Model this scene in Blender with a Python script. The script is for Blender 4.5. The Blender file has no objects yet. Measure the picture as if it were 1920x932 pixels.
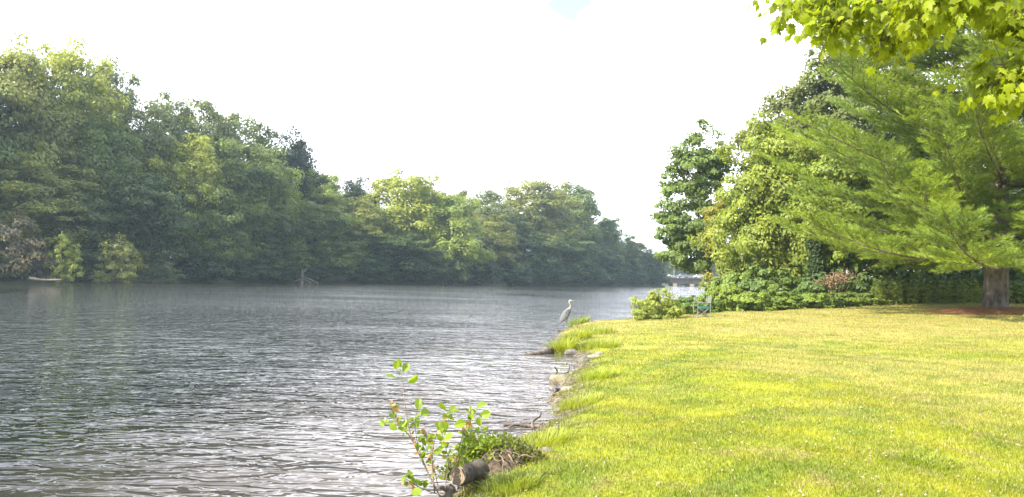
import bpy, math, random
import numpy as np
from mathutils import Matrix, Vector
PI = math.pi
C = bpy.context.scene.collection
SC = bpy.context.scene

# ------------------------------------------------------------------ camera
F = 1400.0; EYE = 2.15
PITCH = math.atan(51.5/F); ROLL = math.radians(1.5)
RM = Matrix.Rotation(PI/2+PITCH, 3, 'X') @ Matrix.Rotation(ROLL, 3, 'Z')
def ray(px, py):
    return RM @ Vector(((px-960)/F, -(py-466)/F, -1.0))
def at(px, py, D):                       # world point on the sight line at depth y=D
    r = ray(px, py); k = D/r.y
    return np.array((r.x*k, D, EYE+r.z*k))
def on(px, py, z=0.0):                   # world point at height z
    r = ray(px, py); k = (z-EYE)/r.z
    return np.array((r.x*k, r.y*k, z))
cam = bpy.data.cameras.new('camera'); co = bpy.data.objects.new('camera', cam); C.objects.link(co)
cam.sensor_width = 36; cam.lens = 36*F/1920; cam.clip_start = 0.05; cam.clip_end = 5000
co.matrix_world = Matrix.Translation((0, 0, EYE)) @ RM.to_4x4()
SC.camera = co

# ------------------------------------------------------------------ light
AZ = math.radians(238); EL = math.radians(38)      # clockwise from +Y
sd = Vector((math.sin(AZ)*math.cos(EL), math.cos(AZ)*math.cos(EL), math.sin(EL)))
sun = bpy.data.lights.new('sun', 'SUN'); so = bpy.data.objects.new('sun', sun); C.objects.link(so)
sun.energy = 5.0; sun.angle = math.radians(0.6); sun.color = (1.0, 0.92, 0.76)
so.rotation_euler = sd.to_track_quat('Z', 'Y').to_euler()
w = bpy.data.worlds.new('World'); SC.world = w; w.use_nodes = True
nt = w.node_tree; N = nt.nodes; Lk = nt.links
for n in list(N): N.remove(n)
out = N.new('ShaderNodeOutputWorld'); bg = N.new('ShaderNodeBackground')
sky = N.new('ShaderNodeTexSky'); sky.sky_type = 'NISHITA'; sky.sun_disc = False
sky.sun_elevation = EL; sky.sun_rotation = AZ; sky.dust_density = 2.0; sky.air_density = 1.0
tc = N.new('ShaderNodeTexCoord')
mp = N.new('ShaderNodeMapping'); mp.inputs['Scale'].default_value = (1, 1, 2.6)
nz = N.new('ShaderNodeTexNoise'); nz.inputs['Scale'].default_value = 2.6; nz.inputs['Detail'].default_value = 7; nz.inputs['Roughness'].default_value = .55
Lk.new(tc.outputs['Generated'], mp.inputs[0]); Lk.new(mp.outputs[0], nz.inputs['Vector'])
# a gap in the high cloud, one bearing of the sky
gap = N.new('ShaderNodeVectorMath'); gap.operation = 'DISTANCE'
g = ray(1075, 10).normalized(); gap.inputs[1].default_value = g
Lk.new(tc.outputs['Generated'], gap.inputs[0])
gr = N.new('ShaderNodeMapRange'); gr.inputs[1].default_value = 0.0; gr.inputs[2].default_value = 0.19; gr.inputs[3].default_value = 0.45; gr.inputs[4].default_value = 0.0
Lk.new(gap.outputs['Value'], gr.inputs[0])
sub = N.new('ShaderNodeMath'); sub.operation = 'SUBTRACT'
Lk.new(nz.outputs['Fac'], sub.inputs[0]); Lk.new(gr.outputs[0], sub.inputs[1])
cr = N.new('ShaderNodeMapRange'); cr.inputs[1].default_value = .08; cr.inputs[2].default_value = .42; cr.inputs[3].default_value = 0.12; cr.inputs[4].default_value = 1.0
Lk.new(sub.outputs[0], cr.inputs[0])
mx = N.new('ShaderNodeMix'); mx.data_type = 'RGBA'; mx.inputs['B'].default_value = (7.6, 8.2, 9.2, 1)
sz_ = N.new('ShaderNodeVectorMath'); sz_.operation = 'DOT_PRODUCT'; Lk.new(tc.outputs['Generated'], sz_.inputs[0]); sz_.inputs[1].default_value = Vector((.22, .93, .30)).normalized()
bk = N.new('ShaderNodeMapRange'); bk.inputs[1].default_value = .55; bk.inputs[2].default_value = .97; bk.interpolation_type = 'SMOOTHSTEP'; Lk.new(sz_.outputs['Value'], bk.inputs[0])
cb = N.new('ShaderNodeMix'); cb.data_type = 'RGBA'; cb.inputs['A'].default_value = (5.6, 6.4, 7.7, 1); cb.inputs['B'].default_value = (13.8, 14.0, 15.4, 1)   # sky ahead made brighter, added to lift the river's reflection
Lk.new(bk.outputs[0], cb.inputs['Factor']); Lk.new(cb.outputs['Result'], mx.inputs['B'])
Lk.new(cr.outputs[0], mx.inputs['Factor']); Lk.new(sky.outputs[0], mx.inputs['A'])
Lk.new(mx.outputs['Result'], bg.inputs[0]); bg.inputs[1].default_value = 0.10
Lk.new(bg.outputs[0], out.inputs[0])
SC.view_settings.view_transform = 'Standard'; SC.view_settings.look = 'None'
SC.view_settings.gamma = 1.0; SC.view_settings.exposure = 1.52
SC.render.engine = 'CYCLES'
SC.cycles.max_bounces = 8; SC.cycles.volume_bounces = 1; SC.cycles.transparent_max_bounces = 4

# ------------------------------------------------------------------ mesh helpers
class MB:
    """collects vertices, faces (tris or quads), per-face tint and material index"""
    def __init__(s): s.v = []; s.f3 = []; s.f4 = []; s.t3 = []; s.t4 = []; s.m3 = []; s.m4 = []; s.n = 0
    def add(s, v, f, tint=0.5, mat=0):
        v = np.asarray(v, dtype=np.float32).reshape(-1, 3); f = np.asarray(f, dtype=np.int64)
        s.v.append(v); k = f.shape[1]
        t = np.broadcast_to(np.asarray(tint, dtype=np.float32), (len(f),))
        m = np.full(len(f), mat, dtype=np.int32)
        (s.f3 if k == 3 else s.f4).append(f+s.n); (s.t3 if k == 3 else s.t4).append(t); (s.m3 if k == 3 else s.m4).append(m)
        s.n += len(v); return s
    def mesh(s, name, mats, smooth=False):
        me = bpy.data.meshes.new(name)
        v = np.concatenate(s.v) if s.v else np.zeros((0, 3), np.float32)
        f3 = np.concatenate(s.f3) if s.f3 else np.zeros((0, 3), np.int64)
        f4 = np.concatenate(s.f4) if s.f4 else np.zeros((0, 4), np.int64)
        me.vertices.add(len(v)); me.vertices.foreach_set('co', v.ravel())
        nl = f3.size+f4.size; me.loops.add(nl)
        me.loops.foreach_set('vertex_index', np.concatenate([f3.ravel(), f4.ravel()]).astype(np.int32))
        nf = len(f3)+len(f4); me.polygons.add(nf)
        st = np.concatenate([np.arange(len(f3))*3, f3.size+np.arange(len(f4))*4]).astype(np.int32)
        me.polygons.foreach_set('loop_start', st)
        try: me.polygons.foreach_set('loop_total', np.concatenate([np.full(len(f3), 3), np.full(len(f4), 4)]).astype(np.int32))
        except Exception: pass
        me.polygons.foreach_set('use_smooth', np.full(nf, smooth))
        for m in (mats if isinstance(mats, (list, tuple)) else [mats]): me.materials.append(m)
        me.polygons.foreach_set('material_index', np.concatenate((s.m3+s.m4) or [np.zeros(0, np.int32)]).astype(np.int32))
        a = me.attributes.new('tint', 'FLOAT', 'FACE')
        a.data.foreach_set('value', np.concatenate((s.t3+s.t4) or [np.zeros(0)]).astype(np.float32))
        me.update(calc_edges=True); me.validate(); return me
def obj(name, me, parent=None, color=None):
    o = bpy.data.objects.new(name, me); C.objects.link(o)
    if parent: o.parent = parent
    if color is not None: o.color = (*color, 1)
    return o
def tag(o, label=None, cat=None, group=None, kind=None):
    if label: o['label'] = label
    if cat: o['category'] = cat
    if group: o['group'] = group
    if kind: o['kind'] = kind
    return o
def empty(name, loc, rz=0, scale=(1, 1, 1)):
    o = bpy.data.objects.new(name, None); C.objects.link(o); o.empty_display_size = .3
    o.location = [float(a) for a in loc]; o.rotation_euler = (0, 0, rz); o.scale = scale
    return o
def nrm(a): return a/np.maximum(np.linalg.norm(a, axis=-1, keepdims=True), 1e-9)
def tube(mb, pts, rad, n=8, tint=.5, mat=0, cap=True, wob=0.0, rng=None, sq=(1, 1)):
    pts = np.asarray(pts, float); rad = np.broadcast_to(np.asarray(rad, float), (len(pts),))
    d = np.gradient(pts, axis=0); d = nrm(d)
    ref = np.array((0, 0, 1.)) if abs(d[0][2]) < .9 else np.array((1., 0, 0))
    u = nrm(np.cross(d, ref)); v = np.cross(d, u)
    a = np.linspace(0, 2*PI, n, endpoint=False)
    ring = pts[:, None]+rad[:, None, None]*(np.cos(a)[None, :, None]*u[:, None]*sq[0]+np.sin(a)[None, :, None]*v[:, None]*sq[1])
    if wob and rng is not None: ring = ring+rng.normal(0, wob, ring.shape)*rad[:, None, None]
    V = ring.reshape(-1, 3); m = len(pts)
    i = np.arange(m-1)[:, None]*n; j = np.arange(n)[None]; k = (j+1) % n
    Fq = np.stack([i+j, i+k, i+n+k, i+n+j], -1).reshape(-1, 4)
    mb.add(V, Fq, tint, mat)
    if cap:
        for e, r in ((0, range(n)), (m-1, range(n))):
            c = pts[e]; vv = np.vstack([ring[e], c[None]])
            ff = [[q, (q+1) % n, n] if e else [(q+1) % n, q, n] for q in range(n)]
            mb.add(vv, ff, tint, mat)
def box(mb, c, s, rz=0, tint=.5, mat=0):
    c = np.asarray(c, float); h = np.asarray(s, float)/2
    v = np.array([(x, y, z) for x in (-1, 1) for y in (-1, 1) for z in (-1, 1)])*h
    cs, sn = math.cos(rz), math.sin(rz); R = np.array(((cs, -sn, 0), (sn, cs, 0), (0, 0, 1)))
    mb.add(v@R.T+c, [(0, 1, 3, 2), (4, 6, 7, 5), (0, 4, 5, 1), (2, 3, 7, 6), (0, 2, 6, 4), (1, 5, 7, 3)], tint, mat)
def leaves(mb, c, d, nn, L, W, tint, fold=.12):
    """rhombic leaves: centre c, direction d, approximate normal nn"""
    d = nrm(d); s = nrm(np.cross(d, nn)); n2 = np.cross(s, d)
    L = np.broadcast_to(L, (len(c),))[:, None]; W = np.broadcast_to(W, (len(c),))[:, None]
    v = np.stack([c-d*L*.5, c+s*W*.5-d*L*.05+n2*W*fold, c+d*L*.5, c-s*W*.5-d*L*.05+n2*W*fold], 1).reshape(-1, 3)
    f = np.arange(len(c)*4).reshape(-1, 4)
    mb.add(v, f, tint)

# ------------------------------------------------------------------ materials
def newmat(name):
    m = bpy.data.materials.new(name); m.use_nodes = True
    nt = m.node_tree
    return m, nt.nodes, nt.links, nt.nodes['Principled BSDF']
def node(N, t, **kw):
    n = N.new(t)
    for k, v in kw.items():
        if k in n.inputs: n.inputs[k].default_value = v
        else: setattr(n, k, v)
    return n
def noise(N, Lk, scale, detail=4, rough=.55, vec=None, dist=0):
    n = N.new('ShaderNodeTexNoise'); n.inputs['Scale'].default_value = scale; n.inputs['Detail'].default_value = detail
    n.inputs['Roughness'].default_value = rough; n.inputs['Distortion'].default_value = dist
    if vec is None:
        t = N.new('ShaderNodeTexCoord'); vec = t.outputs['Object']
    Lk.new(vec, n.inputs['Vector']); return n
def mixc(N, Lk, fac, a, b, mode='MIX'):
    m = N.new('ShaderNodeMix'); m.data_type = 'RGBA'; m.blend_type = mode
    for k, v in (('Factor', fac), ('A', a), ('B', b)):
        if hasattr(v, 'links') or isinstance(v, bpy.types.NodeSocket): Lk.new(v, m.inputs[k])
        elif k == 'Factor': m.inputs[k].default_value = v
        else: m.inputs[k].default_value = (*v, 1) if len(v) == 3 else v
    return m.outputs['Result']
def mrange(N, Lk, v, a, b, c=0, d=1, smooth=False):
    m = N.new('ShaderNodeMapRange'); Lk.new(v, m.inputs[0])
    m.inputs[1].default_value = a; m.inputs[2].default_value = b; m.inputs[3].default_value = c; m.inputs[4].default_value = d
    if smooth: m.interpolation_type = 'SMOOTHSTEP'
    return m.outputs[0]
def leafmat(name, base=None, warm=(1.35, 1.2, .55), trans=.4, gloss=.35, rough=.45, hue=.5, nscale=.35):
    m, N, Lk, P = newmat(name)
    at_ = node(N, 'ShaderNodeAttribute', attribute_name='tint')
    if base is None:
        oi = N.new('ShaderNodeObjectInfo'); col = oi.outputs['Color']
    else:
        r = N.new('ShaderNodeRGB'); r.outputs[0].default_value = (*base, 1); col = r.outputs[0]
    nz = noise(N, Lk, nscale, 3)
    warmc = mixc(N, Lk, 1.0, col, warm, 'MULTIPLY')
    f = mrange(N, Lk, nz.outputs['Fac'], .38, .66, 0, hue)
    c1 = mixc(N, Lk, f, col, warmc)
    v = mrange(N, Lk, at_.outputs['Fac'], 0, 1, .62, 1.38)
    hs = N.new('ShaderNodeHueSaturation'); Lk.new(c1, hs.inputs['Color']); Lk.new(v, hs.inputs['Value'])
    Lk.new(hs.outputs[0], P.inputs['Base Color'])
    P.inputs['Roughness'].default_value = rough; P.inputs['Specular IOR Level'].default_value = gloss
    tr = N.new('ShaderNodeBsdfTranslucent')
    tc_ = mixc(N, Lk, 1.0, hs.outputs[0], (1.5, 1.45, .6), 'MULTIPLY'); Lk.new(tc_, tr.inputs[0])
    ms = N.new('ShaderNodeMixShader'); ms.inputs[0].default_value = trans
    Lk.new(P.outputs[0], ms.inputs[1]); Lk.new(tr.outputs[0], ms.inputs[2])
    Lk.new(ms.outputs[0], N['Material Output'].inputs[0])
    return m
def barkmat(name, c1, c2, scale=6, bump=.6):
    m, N, Lk, P = newmat(name)
    t = N.new('ShaderNodeTexCoord'); mp = N.new('ShaderNodeMapping'); mp.inputs['Scale'].default_value = (1, 1, .22)
    Lk.new(t.outputs['Object'], mp.inputs[0])
    n1 = noise(N, Lk, scale, 8, .65, mp.outputs[0]); n2 = noise(N, Lk, scale*.2, 3)
    f = mrange(N, Lk, n1.outputs['Fac'], .35, .65)
    a = mixc(N, Lk, f, c1, c2); b = mixc(N, Lk, mrange(N, Lk, n2.outputs['Fac'], .4, .6, 0, .5), a, tuple(x*1.5 for x in c2))
    Lk.new(b, P.inputs['Base Color']); P.inputs['Roughness'].default_value = .9; P.inputs['Specular IOR Level'].default_value = .2
    bp = N.new('ShaderNodeBump'); bp.inputs['Strength'].default_value = bump; bp.inputs['Distance'].default_value = .05
    Lk.new(n1.outputs['Fac'], bp.inputs['Height']); Lk.new(bp.outputs[0], P.inputs['Normal'])
    return m
def plain(name, col, rough=.6, metal=0, var=.25, scale=8, spec=.4):
    m, N, Lk, P = newmat(name)
    nz = noise(N, Lk, scale, 5)
    c = mixc(N, Lk, mrange(N, Lk, nz.outputs['Fac'], .3, .7), tuple(x*(1-var) for x in col), tuple(min(1, x*(1+var)) for x in col))
    Lk.new(c, P.inputs['Base Color']); P.inputs['Roughness'].default_value = rough; P.inputs['Metallic'].default_value = metal
    P.inputs['Specular IOR Level'].default_value = spec
    return m
M_LEAF = leafmat('foliage')
M_LEAFN = leafmat('foliage_near', nscale=.8, trans=.45)
M_NEEDLE = leafmat('pine_needles', warm=(1.45, 1.3, .6), trans=.35, gloss=.25, nscale=.35, hue=1.0)
M_MAPLE = leafmat('maple_leaves', trans=.6, gloss=.3, nscale=1.5)
M_SAPL = leafmat('sapling_leaves', trans=.5, gloss=.5, nscale=9)
M_BARK = barkmat('bark', (.045, .035, .027), (.16, .13, .10))
M_BARKP = barkmat('pine_bark', (.045, .034, .028), (.19, .155, .13), scale=9, bump=1.0)
M_DEAD = barkmat('dead_wood', (.035, .028, .02), (.11, .09, .07), scale=9, bump=1.0)
M_WET = barkmat('wet_wood', (.03, .025, .02), (.16, .13, .105), scale=14)
M_TWIG = barkmat('twig_bark', (.10, .07, .05), (.25, .19, .14), scale=20)

# ------------------------------------------------------------------ terrain
_sh = [(835, 975), (850, 935), (870, 900), (890, 870), (915, 848), (960, 834), (1015, 822), (1032, 785), (1040, 745), (1046, 722), (1066, 702), (1088, 684), (1078, 668), (1052, 652), (1046, 640), (1048, 628), (1075, 614), (1130, 610), (1190, 600)]
_pts = [on(a, b)[:2] for a, b in _sh]
RS = [(-400, -60), (-60, -14), (-10, -6.5), (2, -2.2), (5.2, -.75)]
for x, y in _pts:
    if y > RS[-1][0]+.12: RS.append((y, x))
RS += [(RS[-1][0]+4, RS[-1][1]+.9), (50, 11.0), (60, 14.5), (78, 20.5), (105, 29.0), (150, 42.5), (275, 76), (330, 90), (900, 200)]
RS = np.array(RS)
LS = np.array([(-400, -400), (-100, -180), (0, -115), (86, -60), (101, -49), (128, -34), (155, -8), (185, 8), (215, 28), (236, 47), (262, 54.5), (280, 56), (330, 70), (900, 150)], float)
def xr(y): return np.interp(y, RS[:, 0], RS[:, 1]) + .10*np.sin(y*2.3)+.07*np.sin(y*5.1+1)
def xl(y): return np.interp(y, LS[:, 0], LS[:, 1]) + .8*np.sin(y*.35)+.5*np.sin(y*.9+2)
def ss(a, b, x):
    t = np.clip((x-a)/(b-a), 0, 1); return t*t*(3-2*t)
def hgt(x, y):
    x = np.asarray(x, float); y = np.asarray(y, float)
    dr = x-xr(y); dl = xl(y)-x
    lawn = .10*ss(0, .25, dr)+.16*ss(.15, .9, dr)+.26*ss(.6, 4.0, dr)
    lawn = lawn+.048*np.maximum(0, np.minimum(x, 24)-6)*ss(5, 14, y)+.0
    lawn = lawn+(.018*np.sin(x*1.7+.6*y)+.015*np.sin(y*1.3-x*.8)+.008*np.sin(x*5+y*4.1))*ss(.2, 1.2, dr)
    lawn = lawn+.10*np.exp(-((x-1.95)**2/.8+(y-27.3)**2/3))*ss(0, .3, dr)
    left = .8*ss(0, 1.6, dl)+.9*ss(1.5, 14, dl)+.01*np.minimum(np.maximum(dl, 0), 200)
    bed = -.05-.22*ss(0, 1.5, -np.maximum(dr, dl))-1.2*ss(1, 9, -np.maximum(dr, dl))
    h = np.where(dr > 0, lawn, np.where(dl > 0, left, bed))
    end = ss(318, 335, y)
    return h*(1-end)+end*1.4
def axis(segs):
    a = []
    for s, e, st in segs: a.append(np.arange(s, e, st))
    return np.concatenate(a)
gx = axis([(-900, -200, 50), (-200, -120, 8), (-120, -4, 2.0), (-4, 7, .09), (7, 26, .4), (26, 90, 2), (90, 200, 8), (200, 901, 50)])
gy = axis([(-300, -20, 20), (-20, 4, 1), (4, 36, .10), (36, 60, .5), (60, 340, 3), (340, 901, 40)])
GX, GY = np.meshgrid(gx, gy); GZ = hgt(GX, GY)
nx, ny = len(gx), len(gy)
i = np.arange(ny-1)[:, None]*nx; j = np.arange(nx-1)[None]
fq = np.stack([i+j, i+j+1, i+nx+j+1, i+nx+j], -1).reshape(-1, 4)
def groundmat(name, blade=False):
    m, N, Lk, P = newmat(name)
    t = N.new('ShaderNodeTexCoord'); vec = t.outputs['Object']
    sep = N.new('ShaderNodeSeparateXYZ'); Lk.new(vec, sep.inputs[0])
    n1 = noise(N, Lk, .22, 4, .6, vec, .6); n2 = noise(N, Lk, 1.3, 5, .6, vec); n3 = noise(N, Lk, 14, 4, .7, vec)
    green = mixc(N, Lk, mrange(N, Lk, n2.outputs['Fac'], .35, .65), (.13, .17, .012), (.255, .26, .014))
    straw = mixc(N, Lk, mrange(N, Lk, n3.outputs['Fac'], .35, .65), (.25, .225, .055), (.33, .285, .08))
    # drier turf towards the trees on the right
    dry = N.new('ShaderNodeMath'); dry.operation = 'MULTIPLY_ADD'; Lk.new(sep.outputs['X'], dry.inputs[0]); dry.inputs[1].default_value = .02; 
    yy = mrange(N, Lk, sep.outputs['Y'], 15, 34, -.14, .16); Lk.new(yy, dry.inputs[2])
    ad = N.new('ShaderNodeMath'); ad.operation = 'ADD'; Lk.new(n1.outputs['Fac'], ad.inputs[0]); Lk.new(dry.outputs[0], ad.inputs[1])
    f1 = mrange(N, Lk, ad.outputs[0], .42, .72, .0, .95)
    mul = N.new('ShaderNodeMath'); mul.operation = 'MULTIPLY'; Lk.new(f1, mul.inputs[0])
    Lk.new(mrange(N, Lk, n2.outputs['Fac'], .3, .6, .55, 1.15), mul.inputs[1]); mul.use_clamp = True
    col0 = mixc(N, Lk, mul.outputs[0], green, straw)
    th = noise(N, Lk, 2.1, 5, .7, vec, .8); cl = noise(N, Lk, .8, 4, .6, vec, 1.2)
    col1 = mixc(N, Lk, mrange(N, Lk, th.outputs['Fac'], .54, .68, 0, .65), col0, (.25, .19, .085))
    col = mixc(N, Lk, mrange(N, Lk, cl.outputs['Fac'], .56, .66, 0, .6), col1, (.10, .155, .018))
    if blade:
        a = node(N, 'ShaderNodeAttribute', attribute_name='tint')
        hs = N.new('ShaderNodeHueSaturation'); Lk.new(col, hs.inputs['Color']); Lk.new(mrange(N, Lk, a.outputs['Fac'], 0, 1, .70, 1.32), hs.inputs['Value'])
        tip = mixc(N, Lk, mrange(N, Lk, a.outputs['Fac'], .90, .93), hs.outputs[0], (.42, .36, .18))
        Lk.new(tip, P.inputs['Base Color'])
        tr = N.new('ShaderNodeBsdfTranslucent'); Lk.new(tip, tr.inputs[0])
        ms = N.new('ShaderNodeMixShader'); ms.inputs[0].default_value = .35
        Lk.new(P.outputs[0], ms.inputs[1]); Lk.new(tr.outputs[0], ms.inputs[2]); Lk.new(ms.outputs[0], N['Material Output'].inputs[0])
        P.inputs['Roughness'].default_value = .6; P.inputs['Specular IOR Level'].default_value = .25
    else:
        mud = mixc(N, Lk, mrange(N, Lk, n3.outputs['Fac'], .4, .62), (.05, .042, .032), (.21, .18, .14))
        hz = N.new('ShaderNodeMath'); hz.operation = 'MULTIPLY_ADD'; Lk.new(n2.outputs['Fac'], hz.inputs[0]); hz.inputs[1].default_value = .22; Lk.new(sep.outputs['Z'], hz.inputs[2])
        c2 = mixc(N, Lk, mrange(N, Lk, hz.outputs[0], .22, .34), mud, col)
        # leaf litter under the far woods and behind the lawn
        lit = mixc(N, Lk, mrange(N, Lk, n2.outputs['Fac'], .4, .6), (.05, .055, .025), (.10, .085, .05))
        my = mrange(N, Lk, sep.outputs['Y'], 38, 41); mxx = mrange(N, Lk, sep.outputs['X'], -8, -12)
        mm = N.new('ShaderNodeMath'); mm.operation = 'MAXIMUM'; Lk.new(my, mm.inputs[0]); Lk.new(mxx, mm.inputs[1])
        c3 = mixc(N, Lk, mm.outputs[0], c2, lit)
        Lk.new(c3, P.inputs['Base Color']); P.inputs['Roughness'].default_value = .9; P.inputs['Specular IOR Level'].default_value = .2
        bp = N.new('ShaderNodeBump'); bp.inputs['Strength'].default_value = .7; bp.inputs['Distance'].default_value = .03
        Lk.new(n3.outputs['Fac'], bp.inputs['Height']); Lk.new(bp.outputs[0], P.inputs['Normal'])
    return m
mb = MB(); mb.add(np.stack([GX, GY, GZ], -1).reshape(-1, 3), fq)
tag(obj('ground', mb.mesh('ground', groundmat('turf_and_mud'), True)), kind='structure')

# ------------------------------------------------------------------ water
# wave layers: scale, stretch x, stretch y, turn, detail, distortion, height in metres
WAVES = [(3.6, .6, 1.35, .10, 2, .6, .165), (1.1, .6, 1.3, -.2, 1, .2, .24), (9.5, .6, 1.3, .25, 1, .3, .027)]
def watermat():
    m, N, Lk, P = newmat('river_water')
    t = N.new('ShaderNodeTexCoord'); vec = t.outputs['Object']
    g = bpy.data.node_groups.new('wave_height', 'ShaderNodeTree')
    g.interface.new_socket('Vector', in_out='INPUT', socket_type='NodeSocketVector'); g.interface.new_socket('Height', in_out='OUTPUT', socket_type='NodeSocketFloat')
    GN = g.nodes; GL = g.links; gi = GN.new('NodeGroupInput'); go = GN.new('NodeGroupOutput'); acc = None
    for scale, sx, sy, rot, det, dist, amp in WAVES:
        mp = GN.new('ShaderNodeMapping'); mp.inputs['Scale'].default_value = (sx, sy, 1); mp.inputs['Rotation'].default_value = (0, 0, rot); GL.new(gi.outputs[0], mp.inputs[0])
        n = GN.new('ShaderNodeTexNoise'); n.noise_dimensions = '2D'; n.inputs['Scale'].default_value = scale; n.inputs['Detail'].default_value = det; n.inputs['Roughness'].default_value = .5; n.inputs['Distortion'].default_value = dist; GL.new(mp.outputs[0], n.inputs['Vector'])
        ma = GN.new('ShaderNodeMath'); ma.operation = 'MULTIPLY_ADD'; GL.new(n.outputs['Fac'], ma.inputs[0]); ma.inputs[1].default_value = amp
        if acc is None: ma.inputs[2].default_value = 0
        else: GL.new(acc, ma.inputs[2])
        acc = ma.outputs[0]
    GL.new(acc, go.inputs[0])
    def H(off):
        a = N.new('ShaderNodeVectorMath'); a.operation = 'ADD'; Lk.new(vec, a.inputs[0]); a.inputs[1].default_value = off
        q = N.new('ShaderNodeGroup'); q.node_tree = g; Lk.new(a.outputs[0], q.inputs[0]); return q.outputs[0]
    e = .025; h0 = H((0, 0, 0)); hx = H((e, 0, 0)); hy = H((0, e, 0))
    mp = N.new('ShaderNodeMapping'); mp.inputs['Scale'].default_value = (.5, 1.5, 1); mp.inputs['Rotation'].default_value = (0, 0, .35); Lk.new(vec, mp.inputs[0])
    calm = mrange(N, Lk, noise(N, Lk, .075, 4, .6, mp.outputs[0], .8).outputs['Fac'], .36, .62, .40, 1.5, True)
    sep = N.new('ShaderNodeSeparateXYZ'); Lk.new(vec, sep.inputs[0])
    sh = mrange(N, Lk, sep.outputs['X'], -7, 1.0, 1.0, .40, True)     # sheltered water beside the near bank
    st = N.new('ShaderNodeMath'); st.operation = 'MULTIPLY'; Lk.new(calm, st.inputs[0]); Lk.new(sh, st.inputs[1])
    def slope(h1):
        d = N.new('ShaderNodeMath'); d.operation = 'SUBTRACT'; Lk.new(h0, d.inputs[0]); Lk.new(h1, d.inputs[1])
        m2 = N.new('ShaderNodeMath'); m2.operation = 'MULTIPLY'; Lk.new(d.outputs[0], m2.inputs[0]); Lk.new(st.outputs[0], m2.inputs[1])
        m3 = N.new('ShaderNodeMath'); m3.operation = 'DIVIDE'; Lk.new(m2.outputs[0], m3.inputs[0]); m3.inputs[1].default_value = e; return m3.outputs[0]
    cx = N.new('ShaderNodeCombineXYZ'); Lk.new(slope(hx), cx.inputs[0]); Lk.new(slope(hy), cx.inputs[1]); cx.inputs[2].default_value = 1
    nm = N.new('ShaderNodeVectorMath'); nm.operation = 'NORMALIZE'; Lk.new(cx.outputs[0], nm.inputs[0]); Lk.new(nm.outputs[0], P.inputs['Normal'])
    y0 = N.new('ShaderNodeMath'); y0.operation = 'MULTIPLY_ADD'; Lk.new(sep.outputs['Y'], y0.inputs[0]); y0.inputs[1].default_value = -.11; Lk.new(sep.outputs['X'], y0.inputs[2])
    wn = N.new('ShaderNodeMath'); wn.operation = 'MULTIPLY_ADD'; Lk.new(noise(N, Lk, .5, 3, .55, vec).outputs['Fac'], wn.inputs[0]); wn.inputs[1].default_value = 2.0; Lk.new(y0.outputs[0], wn.inputs[2])
    shal = mrange(N, Lk, wn.outputs[0], -6.5, -.2, 0, 1, True)      # sandy bottom showing in the shallows
    far = mrange(N, Lk, sep.outputs['Y'], 16, 40, 1, 0); sm = N.new('ShaderNodeMath'); sm.operation = 'MULTIPLY'; Lk.new(shal, sm.inputs[0]); Lk.new(far, sm.inputs[1])
    Lk.new(mixc(N, Lk, sm.outputs[0], (.011, .014, .008), (.115, .100, .090)), P.inputs['Base Color'])
    P.inputs['Roughness'].default_value = .04; P.inputs['IOR'].default_value = 1.36
    P.inputs['Specular IOR Level'].default_value = .5
    return m
mb = MB(); wx = np.array([-400, -100, -20, 20, 100, 400.]); wy = np.array([-300, -50, 20, 100, 200, 338.])
WX, WY = np.meshgrid(wx, wy); i = np.arange(5)[:, None]*6; j = np.arange(5)[None]
mb.add(np.stack([WX, WY, WX*0], -1).reshape(-1, 3), np.stack([i+j, i+j+1, i+7+j, i+6+j], -1).reshape(-1, 4))
tag(obj('water', mb.mesh('water', watermat())), kind='structure')

# ------------------------------------------------------------------ grass
rng = np.random.default_rng(5)
def lawn_points(n, y0, y1, p):
    u = rng.random(n); y = (y0**(1-p)+u*(y1**(1-p)-y0**(1-p)))**(1/(1-p))
    x0 = xr(y)+.05+.32*rng.random(n)**1.5; x1 = .74*y+2.2
    x = x0+rng.random(n)*(x1-x0); return x, y
def blades(mb, x, y, h, wd, lean=.9):
    n = len(x); z = hgt(x, y)-.005; a = rng.random(n)*2*PI; l = rng.random(n)*lean*h; b = a+rng.normal(0, .6, n)+PI/2
    base = np.stack([x, y, z], -1); s = np.stack([np.cos(b), np.sin(b), 0*b], -1)*(wd/2)[:, None]
    mid = base+np.stack([np.cos(a)*l*.3, np.sin(a)*l*.3, h*.6], -1); tip = base+np.stack([np.cos(a)*l, np.sin(a)*l, h], -1)
    v = np.stack([base-s, base+s, mid+s*.7, mid-s*.7, tip], 1).reshape(-1, 3); k = np.arange(n)[:, None]*5
    t = rng.random(n).astype(np.float32)
    mb.add(v, np.concatenate([k+0, k+1, k+2, k+3], 1), t); mb.add(np.zeros((0, 3)), np.zeros((0, 4), int), 0)
    mb.f3.append((np.concatenate([k+3, k+2, k+4], 1)+mb.n-len(v))); mb.t3.append(t); mb.m3.append(np.zeros(n, np.int32))
M_GRASS = groundmat('grass_blades', True)
mb = MB()
x, y = lawn_points(330000, 4.4, 38, 1.25)
sc = 1+np.clip((y-7)/14, 0, 1.8)
dr = x-xr(y); tuft = .5+.5*np.sin(x*3.1+1.3*np.sin(y*2.2))*np.sin(y*2.7+x)
h = (.018+.026*rng.random(len(x))+.014*tuft)*(1+.25*(sc-1)); h = h*(.85+1.0*np.exp(-dr/.35))
blades(mb, x, y, h, (.0045+.003*rng.random(len(x)))*sc)
tag(obj('lawn_grass', mb.mesh('lawn_grass', M_GRASS)), 'short sunlit yellow green grass covering the lawn', 'grass', kind='stuff')
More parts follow.
